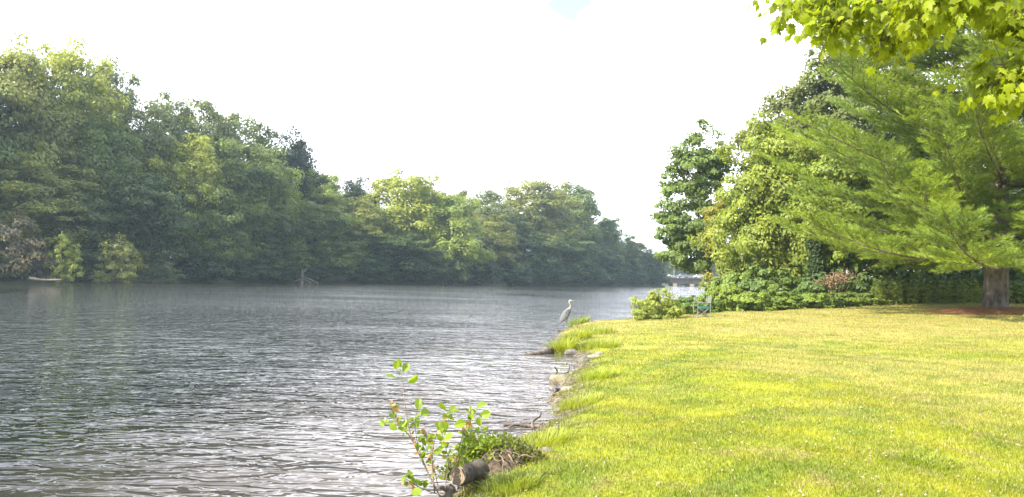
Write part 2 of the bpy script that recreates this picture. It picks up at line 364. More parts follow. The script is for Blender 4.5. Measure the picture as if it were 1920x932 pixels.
# clover heads and dry petals
mb = MB(); x, y = lawn_points(450, 4.6, 30, 1.05)
x, y = x[:900], y[:900]; keep = np.sin(x*1.1+2)*np.sin(y*.7) > -.35; x, y = x[keep], y[keep]
ico = np.array([(1, 0, 0), (-1, 0, 0), (0, 1, 0), (0, -1, 0), (0, 0, 1), (0, 0, -1)], float)
fi = np.array([(0, 2, 4), (2, 1, 4), (1, 3, 4), (3, 0, 4), (2, 0, 5), (1, 2, 5), (3, 1, 5), (0, 3, 5)])
for a, b in zip(x, y):
    r = rng.uniform(.004, .009)*(1+b/30); mb.add(ico*np.array((r, r, r*.8))+np.array((a, b, float(hgt(a, b))+rng.uniform(.02, .04))), fi, rng.random())
tag(obj('clover_flowers', mb.mesh('clover_flowers', plain('clover_white', (.45, .43, .36), .7))), 'small white clover heads scattered over the lawn', 'flowers', kind='stuff')

# ------------------------------------------------------------------ foliage generators
def crown(mb, rg, lobes, ncl, nleaf, leaf, clr, droop=.25, up=.6, shell=.55, asp=.62, lump=.25, flat=.6, spread=1.0):
    lobes = np.array(lobes, float); vol = lobes[:, 3]*lobes[:, 4]*lobes[:, 5]
    idx = rg.choice(len(lobes), ncl, p=vol/vol.sum()); L = lobes[idx]
    d = nrm(rg.normal(size=(ncl, 3))); r = shell+(1-shell)*rg.random(ncl)**.7
    r = r*(1+lump*(np.sin(d[:, 0]*5+idx)*np.cos(d[:, 1]*6+idx*2)+.5*np.sin(d[:, 2]*9+idx))) ; r *= 1+rg.normal(0, .06, ncl)
    cc = L[:, :3]+d*r[:, None]*L[:, 3:6]
    zmin = lobes[:, 2].min()-lobes[:, 5].max()
    cs = rg.uniform(.6, 1.35, ncl)*clr
    ct = rg.random(ncl)
    k = np.repeat(np.arange(ncl), nleaf); m = len(k)
    u = nrm(rg.normal(size=(m, 3))+d[k]*.35+np.array((0, 0, .25)))
    off = u*(.35+.65*rg.random(m)**.5)[:, None]*np.array((1, 1, flat))*spread
    off *= (1+.35*np.sin(u[:, 0]*4+ct[k]*20)*np.cos(u[:, 1]*5+ct[k]*9))[:, None]
    p = cc[k]+off*cs[k][:, None]
    p[:, 2] -= .35*(off[:, 0]**2+off[:, 1]**2)*cs[k]*droop
    nn = nrm(u*.9+d[k]*.5+np.array((0, 0, up*.6))+rg.normal(0, .38, (m, 3)))
    dd = u*.5+rg.normal(0, .7, (m, 3)); dd[:, 2] -= droop*1.6
    dd = nrm(dd-(dd*nn).sum(1)[:, None]*nn*.85)
    sz = leaf*rg.uniform(.7, 1.3, len(k))
    ok = p[:, 2] > 0.02
    leaves(mb, p[ok], dd[ok], nn[ok], sz[ok], sz[ok]*asp, (.55*ct[k]+.45*rg.random(len(k)))[ok])
    return cc
def bend(rg, a, b, n=7, amp=.06, sag=0.):
    a = np.asarray(a, float); b = np.asarray(b, float); t = np.linspace(0, 1, n)[:, None]; L = np.linalg.norm(b-a)
    o = rg.normal(size=(2, 3))*amp*L
    return a+(b-a)*t+np.sin(t*PI)*o[0]+np.sin(t*2*PI)*o[1]*.5+np.array((0, 0, sag*L))*np.sin(t*PI)
def skeleton(mb, rg, H, r0, targets, fork=.25, lean=(0, 0), nlimb=16, top=.85):
    tp = np.array([(0, 0, -.3), (0, 0, .02*H), (.01*H, 0, .2*H), (lean[0]*.4, lean[1]*.4, .45*H), (lean[0]*.8, lean[1]*.8, .7*H), (lean[0], lean[1], top*H)])
    tp[1:-1, :2] += rg.normal(0, .008*H, (4, 2)); rr = np.array([1.5, 1.15, .85, .6, .34, .08])*r0
    tt = np.linspace(0, 1, 16); s = np.linspace(0, 1, 6)
    P = np.stack([np.interp(tt, s, tp[:, k]) for k in range(3)], 1); R = np.interp(tt, s, rr)
    tube(mb, P, R, 10, wob=.04, rng=rg)
    if len(targets):
        sel = targets[rg.choice(len(targets), min(nlimb, len(targets)), replace=False)]
        for q in sel:
            zf = np.clip((q[2]-.15*H-.35*np.linalg.norm(q[:2])), fork*H, .8*H)
            k = np.argmin(abs(P[:, 2]-zf)); a = P[k]; b = bend(rg, a, q, 7, .05, .06)
            tube(mb, b, np.linspace(R[k]*.5, .02+.002*H, 7), 6, cap=False)
# ---- far tree kinds (nominal height 20 m)
def far_kind(seed, lobes, ncl=330, nleaf=110, leaf=.40, clr=1.3, **kw):
    rg = np.random.default_rng(seed); c = MB(); cc = crown(c, rg, lobes, ncl, nleaf, leaf, clr, **kw)
    t = MB(); skeleton(t, rg, 20, .34, cc, nlimb=18)
    return c.mesh('crown', M_LEAF), t.mesh('trunk', M_BARK, True)
KIND = {
 'oak': far_kind(1, [(0, 0, 12.5, 5.2, 5.2, 6), (-3, 1.5, 8, 3.6, 3.6, 4), (3.2, -1, 9, 3.6, 3.6, 4.2), (.5, 2.6, 15, 3, 3, 4), (-1.5, -2.5, 15.5, 2.8, 2.8, 3.4), (0, 0, 5, 4.6, 4.6, 4)]),
 'tall': far_kind(2, [(0, 0, 14, 3.8, 3.8, 6), (-1.8, .8, 9, 3.4, 3.4, 5), (2, -1, 10, 3.2, 3.2, 4.6), (.6, 1, 5, 3.9, 3.9, 4.4), (1.2, -1.6, 16.5, 2, 2, 3), (-1.4, 1, 15.8, 2.1, 2.1, 2.9)], flat=.8),
 'airy': far_kind(3, [(0, 0, 14, 4.6, 4.6, 5.2), (-3.2, -1, 11.5, 2.8, 2.8, 3), (3.2, 1, 12, 2.7, 2.7, 3.2), (1, -2, 17, 2.4, 2.4, 2.6), (-2, 1, 16.8, 2.1, 2.1, 2.6), (0, 0, 7, 4.4, 4.4, 5)], ncl=320, nleaf=105, leaf=.35, clr=1.25, lump=.28, flat=.65, droop=.1),
 'weep': far_kind(4, [(0, 0, 12, 5, 5, 6.4), (-3, 0, 7, 3.6, 3.6, 5), (3, 1, 7.4, 3.6, 3.6, 5), (0, -2.2, 5, 4, 4, 4.4), (0, 1, 16, 3.2, 3.2, 3.4)], droop=.6, asp=.5, leaf=.42, flat=.9, clr=1.2),
 'dense': far_kind(6, [(0, 0, 11.5, 5.4, 5.4, 6.8), (-2.6, -2.6, 14.5, 3.1, 3.1, 3.6), (2.8, 1.6, 14.5, 3.1, 3.1, 3.8), (0, 0, 4.6, 5.2, 5.2, 4.2)], ncl=360, nleaf=85, clr=1.15, lump=.32, flat=.7),
}
def bush_kind(seed, lobes, ncl, nleaf, leaf, clr, mat=M_LEAF, nst=14, sr=.03, **kw):
    rg = np.random.default_rng(seed); c = MB(); cc = crown(c, rg, lobes, ncl, nleaf, leaf, clr, **kw)
    t = MB()
    for q in cc[rg.choice(len(cc), min(nst, len(cc)), replace=False)]:
        a = np.array((q[0]*.25, q[1]*.25, -.15)); tube(t, bend(rg, a, q, 6, .06, .05), np.linspace(sr, sr*.3, 6), 5, cap=False)
    return c.mesh('foliage', mat), t.mesh('stems', M_TWIG if sr < .02 else M_BARK, True)
BUSH = {'shore': bush_kind(11, [(0, 0, 2.2, 2.6, 2.2, 2.2), (-2, -.4, 1.5, 1.8, 1.6, 1.5), (2, -.4, 1.4, 1.8, 1.6, 1.5), (.6, 0, 3.7, 1.4, 1.4, 1.5)], 110, 60, .26, .7, droop=.5),
        'spray': bush_kind(12, [(0, 0, 3.2, 1.5, 1.5, 1.8), (-1.3, 0, 2, 1.3, 1.2, 1.6), (1.5, 0, 2.1, 1.3, 1.2, 1.5), (.2, 0, 1, 2.2, 1.6, 1), (.3, 0, 4.6, .8, .8, 1)], 90, 50, .22, .5, droop=.2, lump=.4)}
def place_tree(name, kind, px, top, wpx, D, color, label, group, rz=None, nomw=13.0, z0=None, cat='tree'):
    rg = random.Random(px*7+top); p = at(px, 500, D); x = p[0]
    z = float(hgt(x, D)) if z0 is None else z0
    H = at(px, top, D)[2]-z; s = H/20.0; sx = wpx*D/F/nomw
    r = empty(name, (x, D, z), rg.uniform(0, 6.28) if rz is None else rz, (sx, sx, s))
    cm, tm = KIND[kind]
    obj('trunk', tm, r); obj('crown', cm, r, color)
    return tag(r, label, cat, group)
G = 'trees of the wood along the far bank'
# foliage colours
YG = (.28, .32, .065); PG = (.21, .27, .062); MG = (.13, .18, .050); DG = (.078, .118, .044); GG = (.145, .18, .078); BG = (.032, .05, .034); OL = (.20, .225, .062)
def shoreD(px):
    return float(np.interp(px, [-400, 0, 300, 600, 900, 1150, 1245], [70, 88, 103, 130, 157, 218, 240]))
T = [
 (5, 88, 200, 9, 'airy', OL, 'tall airy yellow green tree standing at the left edge of the far wood'),
 (95, 76, 180, 12, 'airy', YG, 'tallest pale yellow green tree of the far wood, feathery crown near its left end'),
 (172, 108, 140, 18, 'airy', GG, 'thin grey green tree with open twigs against the sky, right of the tallest one'),
 (258, 178, 140, 14, 'oak', GG, 'rounded grey green tree behind the wood, first hump right of the tall left group'),
 (345, 168, 150, 17, 'oak', GG, 'broad grey green treetop on the skyline above the pale yellow crown'),
 (338, 240, 130, 7, 'oak', YG, 'pale yellow green round crown catching sun in the left half of the wood'),
 (195, 215, 150, 7, 'tall', MG, 'mid green pointed tree in front of the grey green hump, left part of the wood'),
 (440, 200, 150, 16, 'oak', GG, 'high grey green crown where the far skyline begins to fall'),
 (440, 255, 160, 7, 'dense', MG, 'wide mid green tree in the front row below the falling skyline'),
 (535, 235, 120, 18, 'dense', BG, 'blackish green oak bulging above the wood, darkest treetop on the skyline'),
 (500, 292, 130, 8, 'weep', PG, 'light green drooping tree just below the blackish oak'),
 (602, 318, 100, 12, 'airy', PG, 'small light green airy treetop in the dip right of the blackish oak'),
 (575, 372, 140, 5, 'dense', MG, 'dense green tree directly over the pale bare snag on the far shore'),
 (668, 322, 84, 20, 'dense', BG, 'small dark round treetop peeping over the dip in the skyline'),
 (650, 362, 120, 8, 'oak', OL, 'olive tree in front of the small dark round treetop'),
 (752, 312, 175, 12, 'weep', YG, 'large sunlit yellow green tree in the middle of the far wood'),
 (835, 348, 150, 6, 'weep', PG, 'pale green tree whose drooping skirt reaches the water at mid wood'),
 (890, 346, 120, 22, 'oak', GG, 'brownish grey treetop right of the large sunlit yellow green tree'),
 (925, 400, 110, 10, 'tall', OL, 'narrow olive tree in front of the brownish grey treetop'),
 (1000, 330, 150, 15, 'airy', OL, 'tall olive tree with ragged top, highest in the right half of the wood'),
 (1072, 342, 120, 14, 'tall', MG, 'tall green tree forming the last high shoulder of the wood'),
 (1132, 404, 90, 10, 'tall', MG, 'green tree one step down from the last high shoulder'),
 (1166, 432, 76, 8, 'dense', MG, 'middle green tree on the slope of treetops toward the bridge'),
 (1198, 455, 72, 8, 'dense', DG, 'low dark tree second from the bridge end of the wood'),
 (1226, 470, 56, 6, 'dense', MG, 'lowest dark tree at the end of the wood beside the bridge'),
 (985, 425, 120, 5, 'dense', DG, 'dark front tree at the foot of the tall ragged olive tree'),
 (705, 430, 150, 4, 'dense', DG, 'dark front tree below the large sunlit tree, left side'),
 (395, 330, 150, 3, 'weep', MG, 'mid green drooping front tree right of the pale yellow round crown'),
 (270, 315, 150, 3, 'oak', DG, 'dark front tree rising behind the yellowish shore bushes'),
 (70, 290, 190, 4, 'oak', OL, 'olive front tree under the tallest tree at the left'),
 (1055, 432, 120, 5, 'dense', DG, 'dark front tree under the last high shoulder of the wood'),
 (868, 432, 90, 9, 'dense', BG, 'very dark tree in the recess right of the drooping pale green tree'),
 (490, 390, 140, 2, 'dense', DG, 'dark low front tree left of the pale bare snag'),
 (1118, 455, 90, 4, 'dense', DG, 'dark low front tree where the far bank starts to narrow'),
 (150, 350, 120, 2, 'dense', DG, 'dark front tree behind the small yellow tipped shore bush'),
 (640, 440, 120, 2, 'weep', MG, 'green low front tree right of the pale bare snag'),
 (795, 455, 110, 2, 'weep', DG, 'low dark green tree hanging over the water at mid wood'),
 (300, 340, 150, 22, 'dense', DG, 'dark tree deep in the wood behind the wide yellowish bush'),
 (560, 330, 140, 24, 'dense', DG, 'dark tree deep in the wood behind the pale bare snag'),
 (790, 370, 140, 26, 'dense', DG, 'dark tree deep in the wood behind the large sunlit tree'),
 (120, 330, 160, 24, 'dense', DG, 'dark tree deep in the wood behind the tallest yellow green tree'),
 (430, 330, 150, 24, 'dense', DG, 'dark tree deep in the wood under the high grey green crown'),
 (925, 390, 130, 28, 'dense', DG, 'dark tree deep in the wood behind the narrow olive tree'),
 (1060, 395, 130, 28, 'dense', DG, 'dark tree deep in the wood behind the last high shoulder'),
 (690, 380, 130, 26, 'dense', DG, 'dark tree deep in the wood behind the olive tree'),
 (-130, 60, 240, 10, 'oak', MG, 'tall broad green tree beyond the left end of the wood'),
 (-330, 40, 260, 10, 'dense', MG, 'outermost broad green tree upstream on the far bank'),
]
for px, top, wd, off, kd, colr, lab in T:
    place_tree('broadleaf_tree', kd, px, top+4, wd*1.22, shoreD(px)+off, colr, lab, G)
def place_bush(name, kind, px, top, wpx, D, color, label, group, nomw, nomh, z0=None, lib=None, cat='bush', rz=None):
    rg = random.Random(px*13+top); p = at(px, 500, D); x = p[0]; z = float(hgt(x, D)) if z0 is None else z0
    H = max(.3, at(px, top, D)[2]-z); sx = wpx*D/F/nomw
    r = empty(name, (x, D, z-.02), rg.uniform(0, 6.28) if rz is None else rz, (sx, sx, H/nomh))
    fm, sm = (lib or BUSH)[kind]
    obj('stems', sm, r); obj('foliage', fm, r, color); return tag(r, label, cat, group)
GS = 'bushes along the far waterline'
B = [
 (122, 436, 74, 'spray', (.30, .34, .08), 'small bush with a bright yellow tip on the far shore, left of the wide one', -3.2),
 (222, 436, 110, 'spray', (.24, .26, .08), 'wide yellowish bush leaning over the far water, tallest of the shore bushes', -3.4),
 (300, 488, 70, 'shore', (0.098, 0.130, 0.065), 'low green bush trailing into the water right of the wide yellowish bush', -2.6),
 (165, 500, 60, 'shore', (0.065, 0.098, 0.046), 'low dark bush filling between the two yellowish shore bushes', -2.0),
 (190, 508, 40, 'spray', (.32, .35, .12), 'tiny pale sunlit shrub at the water under the wide yellowish bush', -4.2),
 (20, 400, 120, 'shore', (.17, .15, .105), 'brownish grey tangle of dying vines at the far left shore', .8),
 (5, 470, 80, 'shore', (0.111, 0.130, 0.052), 'green bush low under the brownish vine tangle', .4),
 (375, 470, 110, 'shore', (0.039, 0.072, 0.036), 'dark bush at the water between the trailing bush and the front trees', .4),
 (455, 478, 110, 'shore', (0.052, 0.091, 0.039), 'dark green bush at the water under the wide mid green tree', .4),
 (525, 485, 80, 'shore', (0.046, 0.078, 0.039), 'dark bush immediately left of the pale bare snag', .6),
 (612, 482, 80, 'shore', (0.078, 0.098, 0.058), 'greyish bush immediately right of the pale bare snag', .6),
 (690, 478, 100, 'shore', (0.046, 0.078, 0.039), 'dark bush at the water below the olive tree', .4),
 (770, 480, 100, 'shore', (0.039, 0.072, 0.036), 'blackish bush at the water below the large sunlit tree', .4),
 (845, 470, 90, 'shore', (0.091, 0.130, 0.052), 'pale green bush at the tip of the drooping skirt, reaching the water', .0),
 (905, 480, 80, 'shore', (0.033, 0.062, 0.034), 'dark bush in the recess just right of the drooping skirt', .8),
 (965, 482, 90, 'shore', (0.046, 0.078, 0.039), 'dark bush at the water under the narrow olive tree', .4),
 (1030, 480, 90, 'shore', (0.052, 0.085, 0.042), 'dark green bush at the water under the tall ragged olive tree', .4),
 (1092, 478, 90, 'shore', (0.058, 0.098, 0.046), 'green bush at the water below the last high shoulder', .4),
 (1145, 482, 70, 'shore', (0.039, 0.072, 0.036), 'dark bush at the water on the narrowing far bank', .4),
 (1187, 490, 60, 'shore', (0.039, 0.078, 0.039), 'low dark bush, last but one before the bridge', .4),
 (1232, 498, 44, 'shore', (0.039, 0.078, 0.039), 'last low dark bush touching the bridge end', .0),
]
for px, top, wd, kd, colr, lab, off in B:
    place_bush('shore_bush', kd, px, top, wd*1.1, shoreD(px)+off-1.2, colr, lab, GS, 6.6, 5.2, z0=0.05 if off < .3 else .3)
# pale bare snag and fallen log on the far shore
rg = np.random.default_rng(21)
D = shoreD(565)-2.2; p = at(565, 530, D); r = empty('bare_snag', (p[0], D, -.1)); mb = MB()
s = D/F
M_SNAG = barkmat('snag_wood', (.10, .08, .065), (.27, .235, .20), scale=12)
tube(mb, [(0, 0, -.2), (0, .1, 1.0), (.1, 0, 1.8), (0, .2, 2.3)], [.40, .30, .22, .12], 8, wob=.08, rng=rg)
obj('stem', mb.mesh('stem', M_SNAG, True), r)
for a, b in (((0, 0, 1.2), (2.9, -.3, .2)), ((0, 0, .9), (-2.3, -.4, .15)), ((0, 0, .7), (1.8, -.8, .1)), ((0, 0, .6), (-1.2, -.8, .1)), ((0.05, 0, 1.8), (.9, 0, 2.6))):
    mb = MB(); tube(mb, bend(rg, a, b, 7, .05, .08), np.linspace(.17, .06, 7), 6); obj('root' if b[2] < 1 else 'branch', mb.mesh('root', M_SNAG, True), r)
tag(r, 'pale bare snag with splayed roots standing on the far shore', 'dead tree')
D = 86; a = at(55, 520, D); b = at(116, 521, D+1); a[2] = .45; b[2] = .3
mb = MB(); tube(mb, bend(rg, a, b, 12, .02), np.linspace(.2, .12, 12), 8, wob=.05, rng=rg)
tag(obj('fallen_log', mb.mesh('fallen_log', M_BARK, True)), 'pale fallen trunk lying along the far shore at the left', 'log')

# ------------------------------------------------------------------ bridge and what is behind it
br = empty('road_bridge', (0, 270, 0)); tag(br, 'low brown road bridge on stone piers crossing the river far off', 'bridge')
M_BR = plain('bridge_steel', (.035, .025, .02), .7, var=.35, scale=1.5); M_CON = plain('bridge_stone', (.15, .135, .10), .85, var=.25, scale=2)
M_RAIL = plain('rail_paint', (.22, .21, .20), .5)
x0, x1 = 46, 92
mb = MB(); box(mb, ((x0+x1)/2, 4, 2.85), (x1-x0, 8.6, .45)); obj('deck', mb.mesh('deck', M_BR), br)
for yy in (0.2, 7.8):
    mb = MB(); box(mb, ((x0+x1)/2, yy, 1.82), (x1-x0, .35, 1.6))
    for q in np.arange(x0, x1, 1.6): box(mb, (q, yy-.2, 1.82), (.12, .06, 1.55))
    obj('girder', mb.mesh('girder', M_BR), br)
for q in np.arange(53.5, 84, 6.1):
    mb = MB(); box(mb, (q, 4, .0), (2.2, 8.8, 2.0)); 
    mb.add([(q-1.1, -.4, -1.2), (q, -1.3, -1.2), (q+1.1, -.4, -1.2), (q-1.1, -.4, .98), (q, -1.3, .98), (q+1.1, -.4, .98)], [(0, 1, 4, 3), (1, 2, 5, 4)]); mb.add([(q-1.1, -.4, .98), (q, -1.3, .98), (q+1.1, -.4, .98)], [(0, 1, 2)])
    obj('pier', mb.mesh('pier', M_CON), br)
for yy in (-.2, 8.2):
    mb = MB()
    for q in np.arange(x0, x1, 1.8): box(mb, (q, yy, 3.5), (.12, .12, .85))
    for zz in (3.45, 3.85): box(mb, ((x0+x1)/2, yy, zz), (x1-x0, .1, .1))
    obj('railing', mb.mesh('railing', M_RAIL), br)
M_PAINT = plain('car_paint', (.50, .50, .51), .25, spec=.6, var=.05); M_GLS = plain('car_glass', (.02, .025, .03), .08, spec=.8); M_TY = plain('tyre_rubber', (.02, .02, .02), .8)
M_DP = plain('dark_paint', (.10, .11, .14), .25, spec=.6, var=.05)
def carbody(mt):
    b = MB(); prof = [(-2.2, .35), (-2.2, .85), (-1.5, .98), (-.9, 1.42), (.6, 1.45), (1.3, .98), (2.1, .85), (2.25, .35)]
    P = np.array([(a, y, c) for y in (-.86, .86) for a, c in prof]); n = len(prof)
    P[[3, 4], 1] = -.68; P[[3+n, 4+n], 1] = .68
    b.add(P, [(k, k+1, k+1+n, k+n) for k in range(n-1)]+[(n-1, 0, n, 2*n-1)])
    for o, sgn in ((0, 1), (n, -1)):
        qs = [(0, 1, 6, 7), (1, 2, 5, 6), (2, 3, 4, 5)]
        b.add(P[o:o+n], [q if sgn > 0 else q[::-1] for q in qs])
    return b.mesh('body', mt)
def car(x, y, mt, lab, rz=0):
    r = empty('car', (x, y, 3.075), rz); obj('body', carbody(mt), r)
    for s in (-1, 1):
        g = MB(); g.add(np.array([(-1.25, s*.84, 1.0), (1.05, s*.84, 1.0), (.5, s*.72, 1.36), (-.8, s*.72, 1.36)])+np.array((0, s*.015, 0)), [(0, 1, 2, 3)]); obj('window', g.mesh('window', M_GLS), r)
    for sx in (-1.35, 1.4):
        for s in (-.8, .8):
            t = MB(); tube(t, [(sx, s-.1, .33), (sx, s+.1, .33)], .33, 14); obj('wheel', t.mesh('wheel', M_TY), r)
    tag(r, lab, 'car', 'cars crossing the bridge')
car(56.3, 272, M_PAINT, 'white car on the bridge, nearest the dark wood'); car(62.6, 272.2, M_DP, 'dark car between the white cars on the bridge'); car(68.5, 272, M_PAINT, 'white car on the bridge, nearest the right bank trees')
M_GREY = plain('lamp_steel', (.4, .4, .4), .4)
p = at(1264, 500, 279); r = empty('street_lamp', (p[0], 279, 0)); mb = MB(); tube(mb, [(0, 0, 0), (0, 0, 4), (0, 0, 8.4)], [.14, .1, .07], 8); tube(mb, [(0, 0, 8.3), (.5, 0, 8.7), (1.3, 0, 8.75)], .05, 6); obj('pole', mb.mesh('pole', M_GREY, True), r)
mb = MB(); box(mb, (1.5, 0, 8.72), (.6, .25, .12)); obj('lamp_head', mb.mesh('lamp_head', M_GREY), r); tag(r, 'thin grey street lamp beyond the bridge', 'street lamp')
for px, top, wd, D, lab in ((1250, 486, 60, 350, 'pale hazy tree beyond the bridge, next to the dark wood'), (1282, 482, 60, 365, 'middle pale hazy tree beyond the bridge'), (1318, 478, 70, 350, 'pale hazy tree beyond the bridge, under the dark maple'), (1360, 470, 80, 370, 'pale hazy tree beyond the bridge, hidden mostly by the right bank'), (1215, 480, 70, 360, 'pale hazy tree behind the end of the dark wood')):
    place_tree('broadleaf_tree', 'oak', px, top, wd, D, (.13, .16, .07), lab, 'trees beyond the bridge', z0=1.3)

for px, lab in ((1262, 'dark bush added to darken the first bridge opening'), (1288, 'dark bush added to darken the middle bridge opening'), (1312, 'dark bush added to darken the right bridge opening'), (1335, 'dark bush added as backing beyond the right end of the bridge')):
    place_bush('leafy_bush', 'shore', px, 519, 44, 325, (.05, .075, .035), lab, 'bushes added to darken the bridge openings', 6.6, 5.2, z0=.2)  # added dark backing, stands in for the shade under the bridge
# ------------------------------------------------------------------ right bank trees (nearer, finer leaves)
def near_tree(name, px, top, D, lobes, ncl, nleaf, leaf, clr, color, label, cat='tree', r0=.22, group='trees on the right bank', seed=0, base=None, lean=(0, 0), nlimb=30, trunk_mat=None, zt=None, **kw):
    """lobes in px around the sight line: (px, py, half width px, half height px, depth offset m)"""
    rg = np.random.default_rng(seed); bx = px if base is None else base; b = at(bx, 560, D); z = float(hgt(b[0], D)); o = np.array((b[0], D, z))
    Ls = []
    for l in lobes:
        dd = l[4] if len(l) > 4 else 0; c = at(l[0], l[1], D+dd)-o; rx = l[2]*D/F; rz = l[3]*D/F; Ls.append((*c, rx, rx*.85, rz))
    c = MB(); cc = crown(c, rg, Ls, ncl, nleaf, leaf, clr, **kw); t = MB(); H = at(px, top, D)[2]-z
    skeleton(t, rg, H, r0, cc, lean=lean, nlimb=nlimb)
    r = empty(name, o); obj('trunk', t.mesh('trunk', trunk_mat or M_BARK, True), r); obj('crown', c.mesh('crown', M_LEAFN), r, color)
    return tag(r, label, cat, group)
near_tree('maple_tree', 1305, 238, 58, [(1318, 268, 28, 34), (1305, 330, 52, 50), (1262, 345, 24, 42), (1345, 330, 34, 50), (1300, 410, 62, 50), (1255, 420, 26, 45), (1308, 470, 58, 48), (1340, 300, 28, 30), (1275, 285, 22, 24), (1265, 475, 30, 30)], 330, 110, .24, .62, (.15, .215, .065), 'dark green maple leaning over the river beside the bridge, ragged outline', base=1330, seed=31, lean=(-1.2, 0), lump=.25, droop=.35, flat=.55, shell=.4)
near_tree('ash_tree', 1450, 232, 47, [(1450, 290, 62, 58), (1415, 360, 56, 60), (1490, 350, 70, 80), (1420, 440, 70, 70), (1500, 450, 70, 80), (1400, 500, 55, 45), (1460, 510, 70, 50), (1440, 245, 34, 24)], 560, 130, .24, .72, (.23, .285, .055), 'large bright yellow green leafy tree on the right bank, between dark maple and pine', base=1475, seed=32, droop=.45, asp=.5, flat=.65, lump=.55)
near_tree('oak_tree', 1500, 150, 62, [(1505, 190, 40, 44), (1480, 240, 55, 60), (1545, 220, 60, 90), (1425, 262, 34, 34), (1405, 262, 22, 24), (1500, 330, 80, 90)], 440, 75, .30, .8, (.17, .20, .075), 'grey green tree standing behind the bright yellow green tree', seed=33, lump=.3)
near_tree('oak_tree', 1590, 60, 60, [(1590, 110, 60, 52), (1570, 170, 70, 70), (1650, 160, 80, 100), (1600, 280, 90, 110), (1680, 320, 90, 130), (1545, 118, 26, 34)], 600, 75, .30, .8, (.155, .195, .068), 'tallest grey green tree behind the pine, top meeting the maple leaves', seed=34, lump=.3)
near_tree('birch_tree', 1350, 372, 50, [(1345, 400, 24, 28), (1340, 440, 22, 36), (1355, 485, 34, 36), (1372, 420, 26, 34)], 110, 70, .18, .42, (.25, .25, .065), 'small yellow brown tree with a bare leaning branch before the maple', base=1362, r0=.07, seed=35, droop=.6, nlimb=12)
near_tree('broadleaf_tree', 1600, 300, 42, [(1600, 400, 80, 70), (1560, 420, 50, 60), (1530, 380, 40, 50), (1570, 470, 60, 50), (1640, 470, 70, 50), (1590, 330, 70, 50), (1540, 500, 40, 40)], 440, 80, .23, .6, (.19, .25, .05), 'leafy green tree with a vine wrapped trunk left of the pine', base=1532, r0=.18, seed=36)
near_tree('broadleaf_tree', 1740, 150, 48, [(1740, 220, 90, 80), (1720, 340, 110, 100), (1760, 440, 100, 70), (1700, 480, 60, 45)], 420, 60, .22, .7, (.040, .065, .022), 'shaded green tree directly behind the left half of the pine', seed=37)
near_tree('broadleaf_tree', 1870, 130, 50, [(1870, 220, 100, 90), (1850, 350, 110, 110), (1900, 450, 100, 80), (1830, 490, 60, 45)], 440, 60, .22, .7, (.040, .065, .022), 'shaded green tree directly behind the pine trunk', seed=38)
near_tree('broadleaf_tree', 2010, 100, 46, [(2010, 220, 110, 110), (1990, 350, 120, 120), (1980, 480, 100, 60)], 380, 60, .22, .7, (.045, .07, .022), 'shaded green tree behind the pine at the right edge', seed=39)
# vine sleeve on the trunk at 1530
rg = np.random.default_rng(44); D = 40.5; b = at(1532, 560, D); z = float(hgt(b[0], D)); r = empty('vine_covered_trunk', (b[0], D, z)); mb = MB()
tube(mb, bend(rg, (0, 0, -.2), (-.2, 0, 4.0), 10, .015), np.linspace(.2, .13, 10), 8, wob=.06, rng=rg); obj('trunk', mb.mesh('trunk', M_BARK, True), r)
mb = MB(); n = 4200; zz = rg.random(n)*3.9; a = rg.random(n)*2*PI; rr = .22+.16*rg.random(n)+.07*np.sin(zz*4)
P = np.stack([np.cos(a)*rr-.2*zz/4, np.sin(a)*rr, zz], -1); dd = np.stack([np.cos(a), np.sin(a), -1.3+0*a], -1)+rg.normal(0, .4, (n, 3)); leaves(mb, P, dd, P*np.array((1, 1, 0))+rg.normal(0, .2, (n, 3)), .12, .10, rg.random(n)); obj('vine', mb.mesh('vine', M_LEAFN), r, (.045, .075, .022))
tag(r, 'dark trunk sleeved in ivy rising out of the hedge left of the pine', 'tree')

# ------------------------------------------------------------------ hedge, bushes, weeds behind the lawn
def hedge_kind(seed, leaf=.15, droop=.4, asp=.8, ncl=170, nleaf=46, lump=.4):
    return bush_kind(seed, [(0, 0, .55, 1.1, .8, .62), (-.8, 0, .45, .7, .7, .5), (.8, 0, .5, .7, .7, .55), (.3, 0, .9, .6, .5, .4)], ncl, nleaf, leaf, .22, mat=M_LEAFN, nst=16, sr=.015, droop=droop, asp=asp, lump=lump)
HB = {'tall': bush_kind(55, [(0, 0, .55, 1.1, .8, .62), (-.8, 0, .45, .7, .7, .5), (.8, 0, .5, .7, .7, .55), (.3, 0, .9, .6, .5, .4)], 75, 55, .20, .26, mat=M_LEAFN, nst=16, sr=.02, droop=.5, lump=.6), 'vine': hedge_kind(51), 'vine2': hedge_kind(52), 'point': hedge_kind(53, .12, .2, .6, 200, 40, .5)}
def yD(px): return float(np.interp(px, [1200, 1235, 1300, 1340, 1400, 1500, 1640, 1850, 1950], [30.5, 31.5, 34.5, 36.0, 35.5, 36.5, 38, 38, 37]))
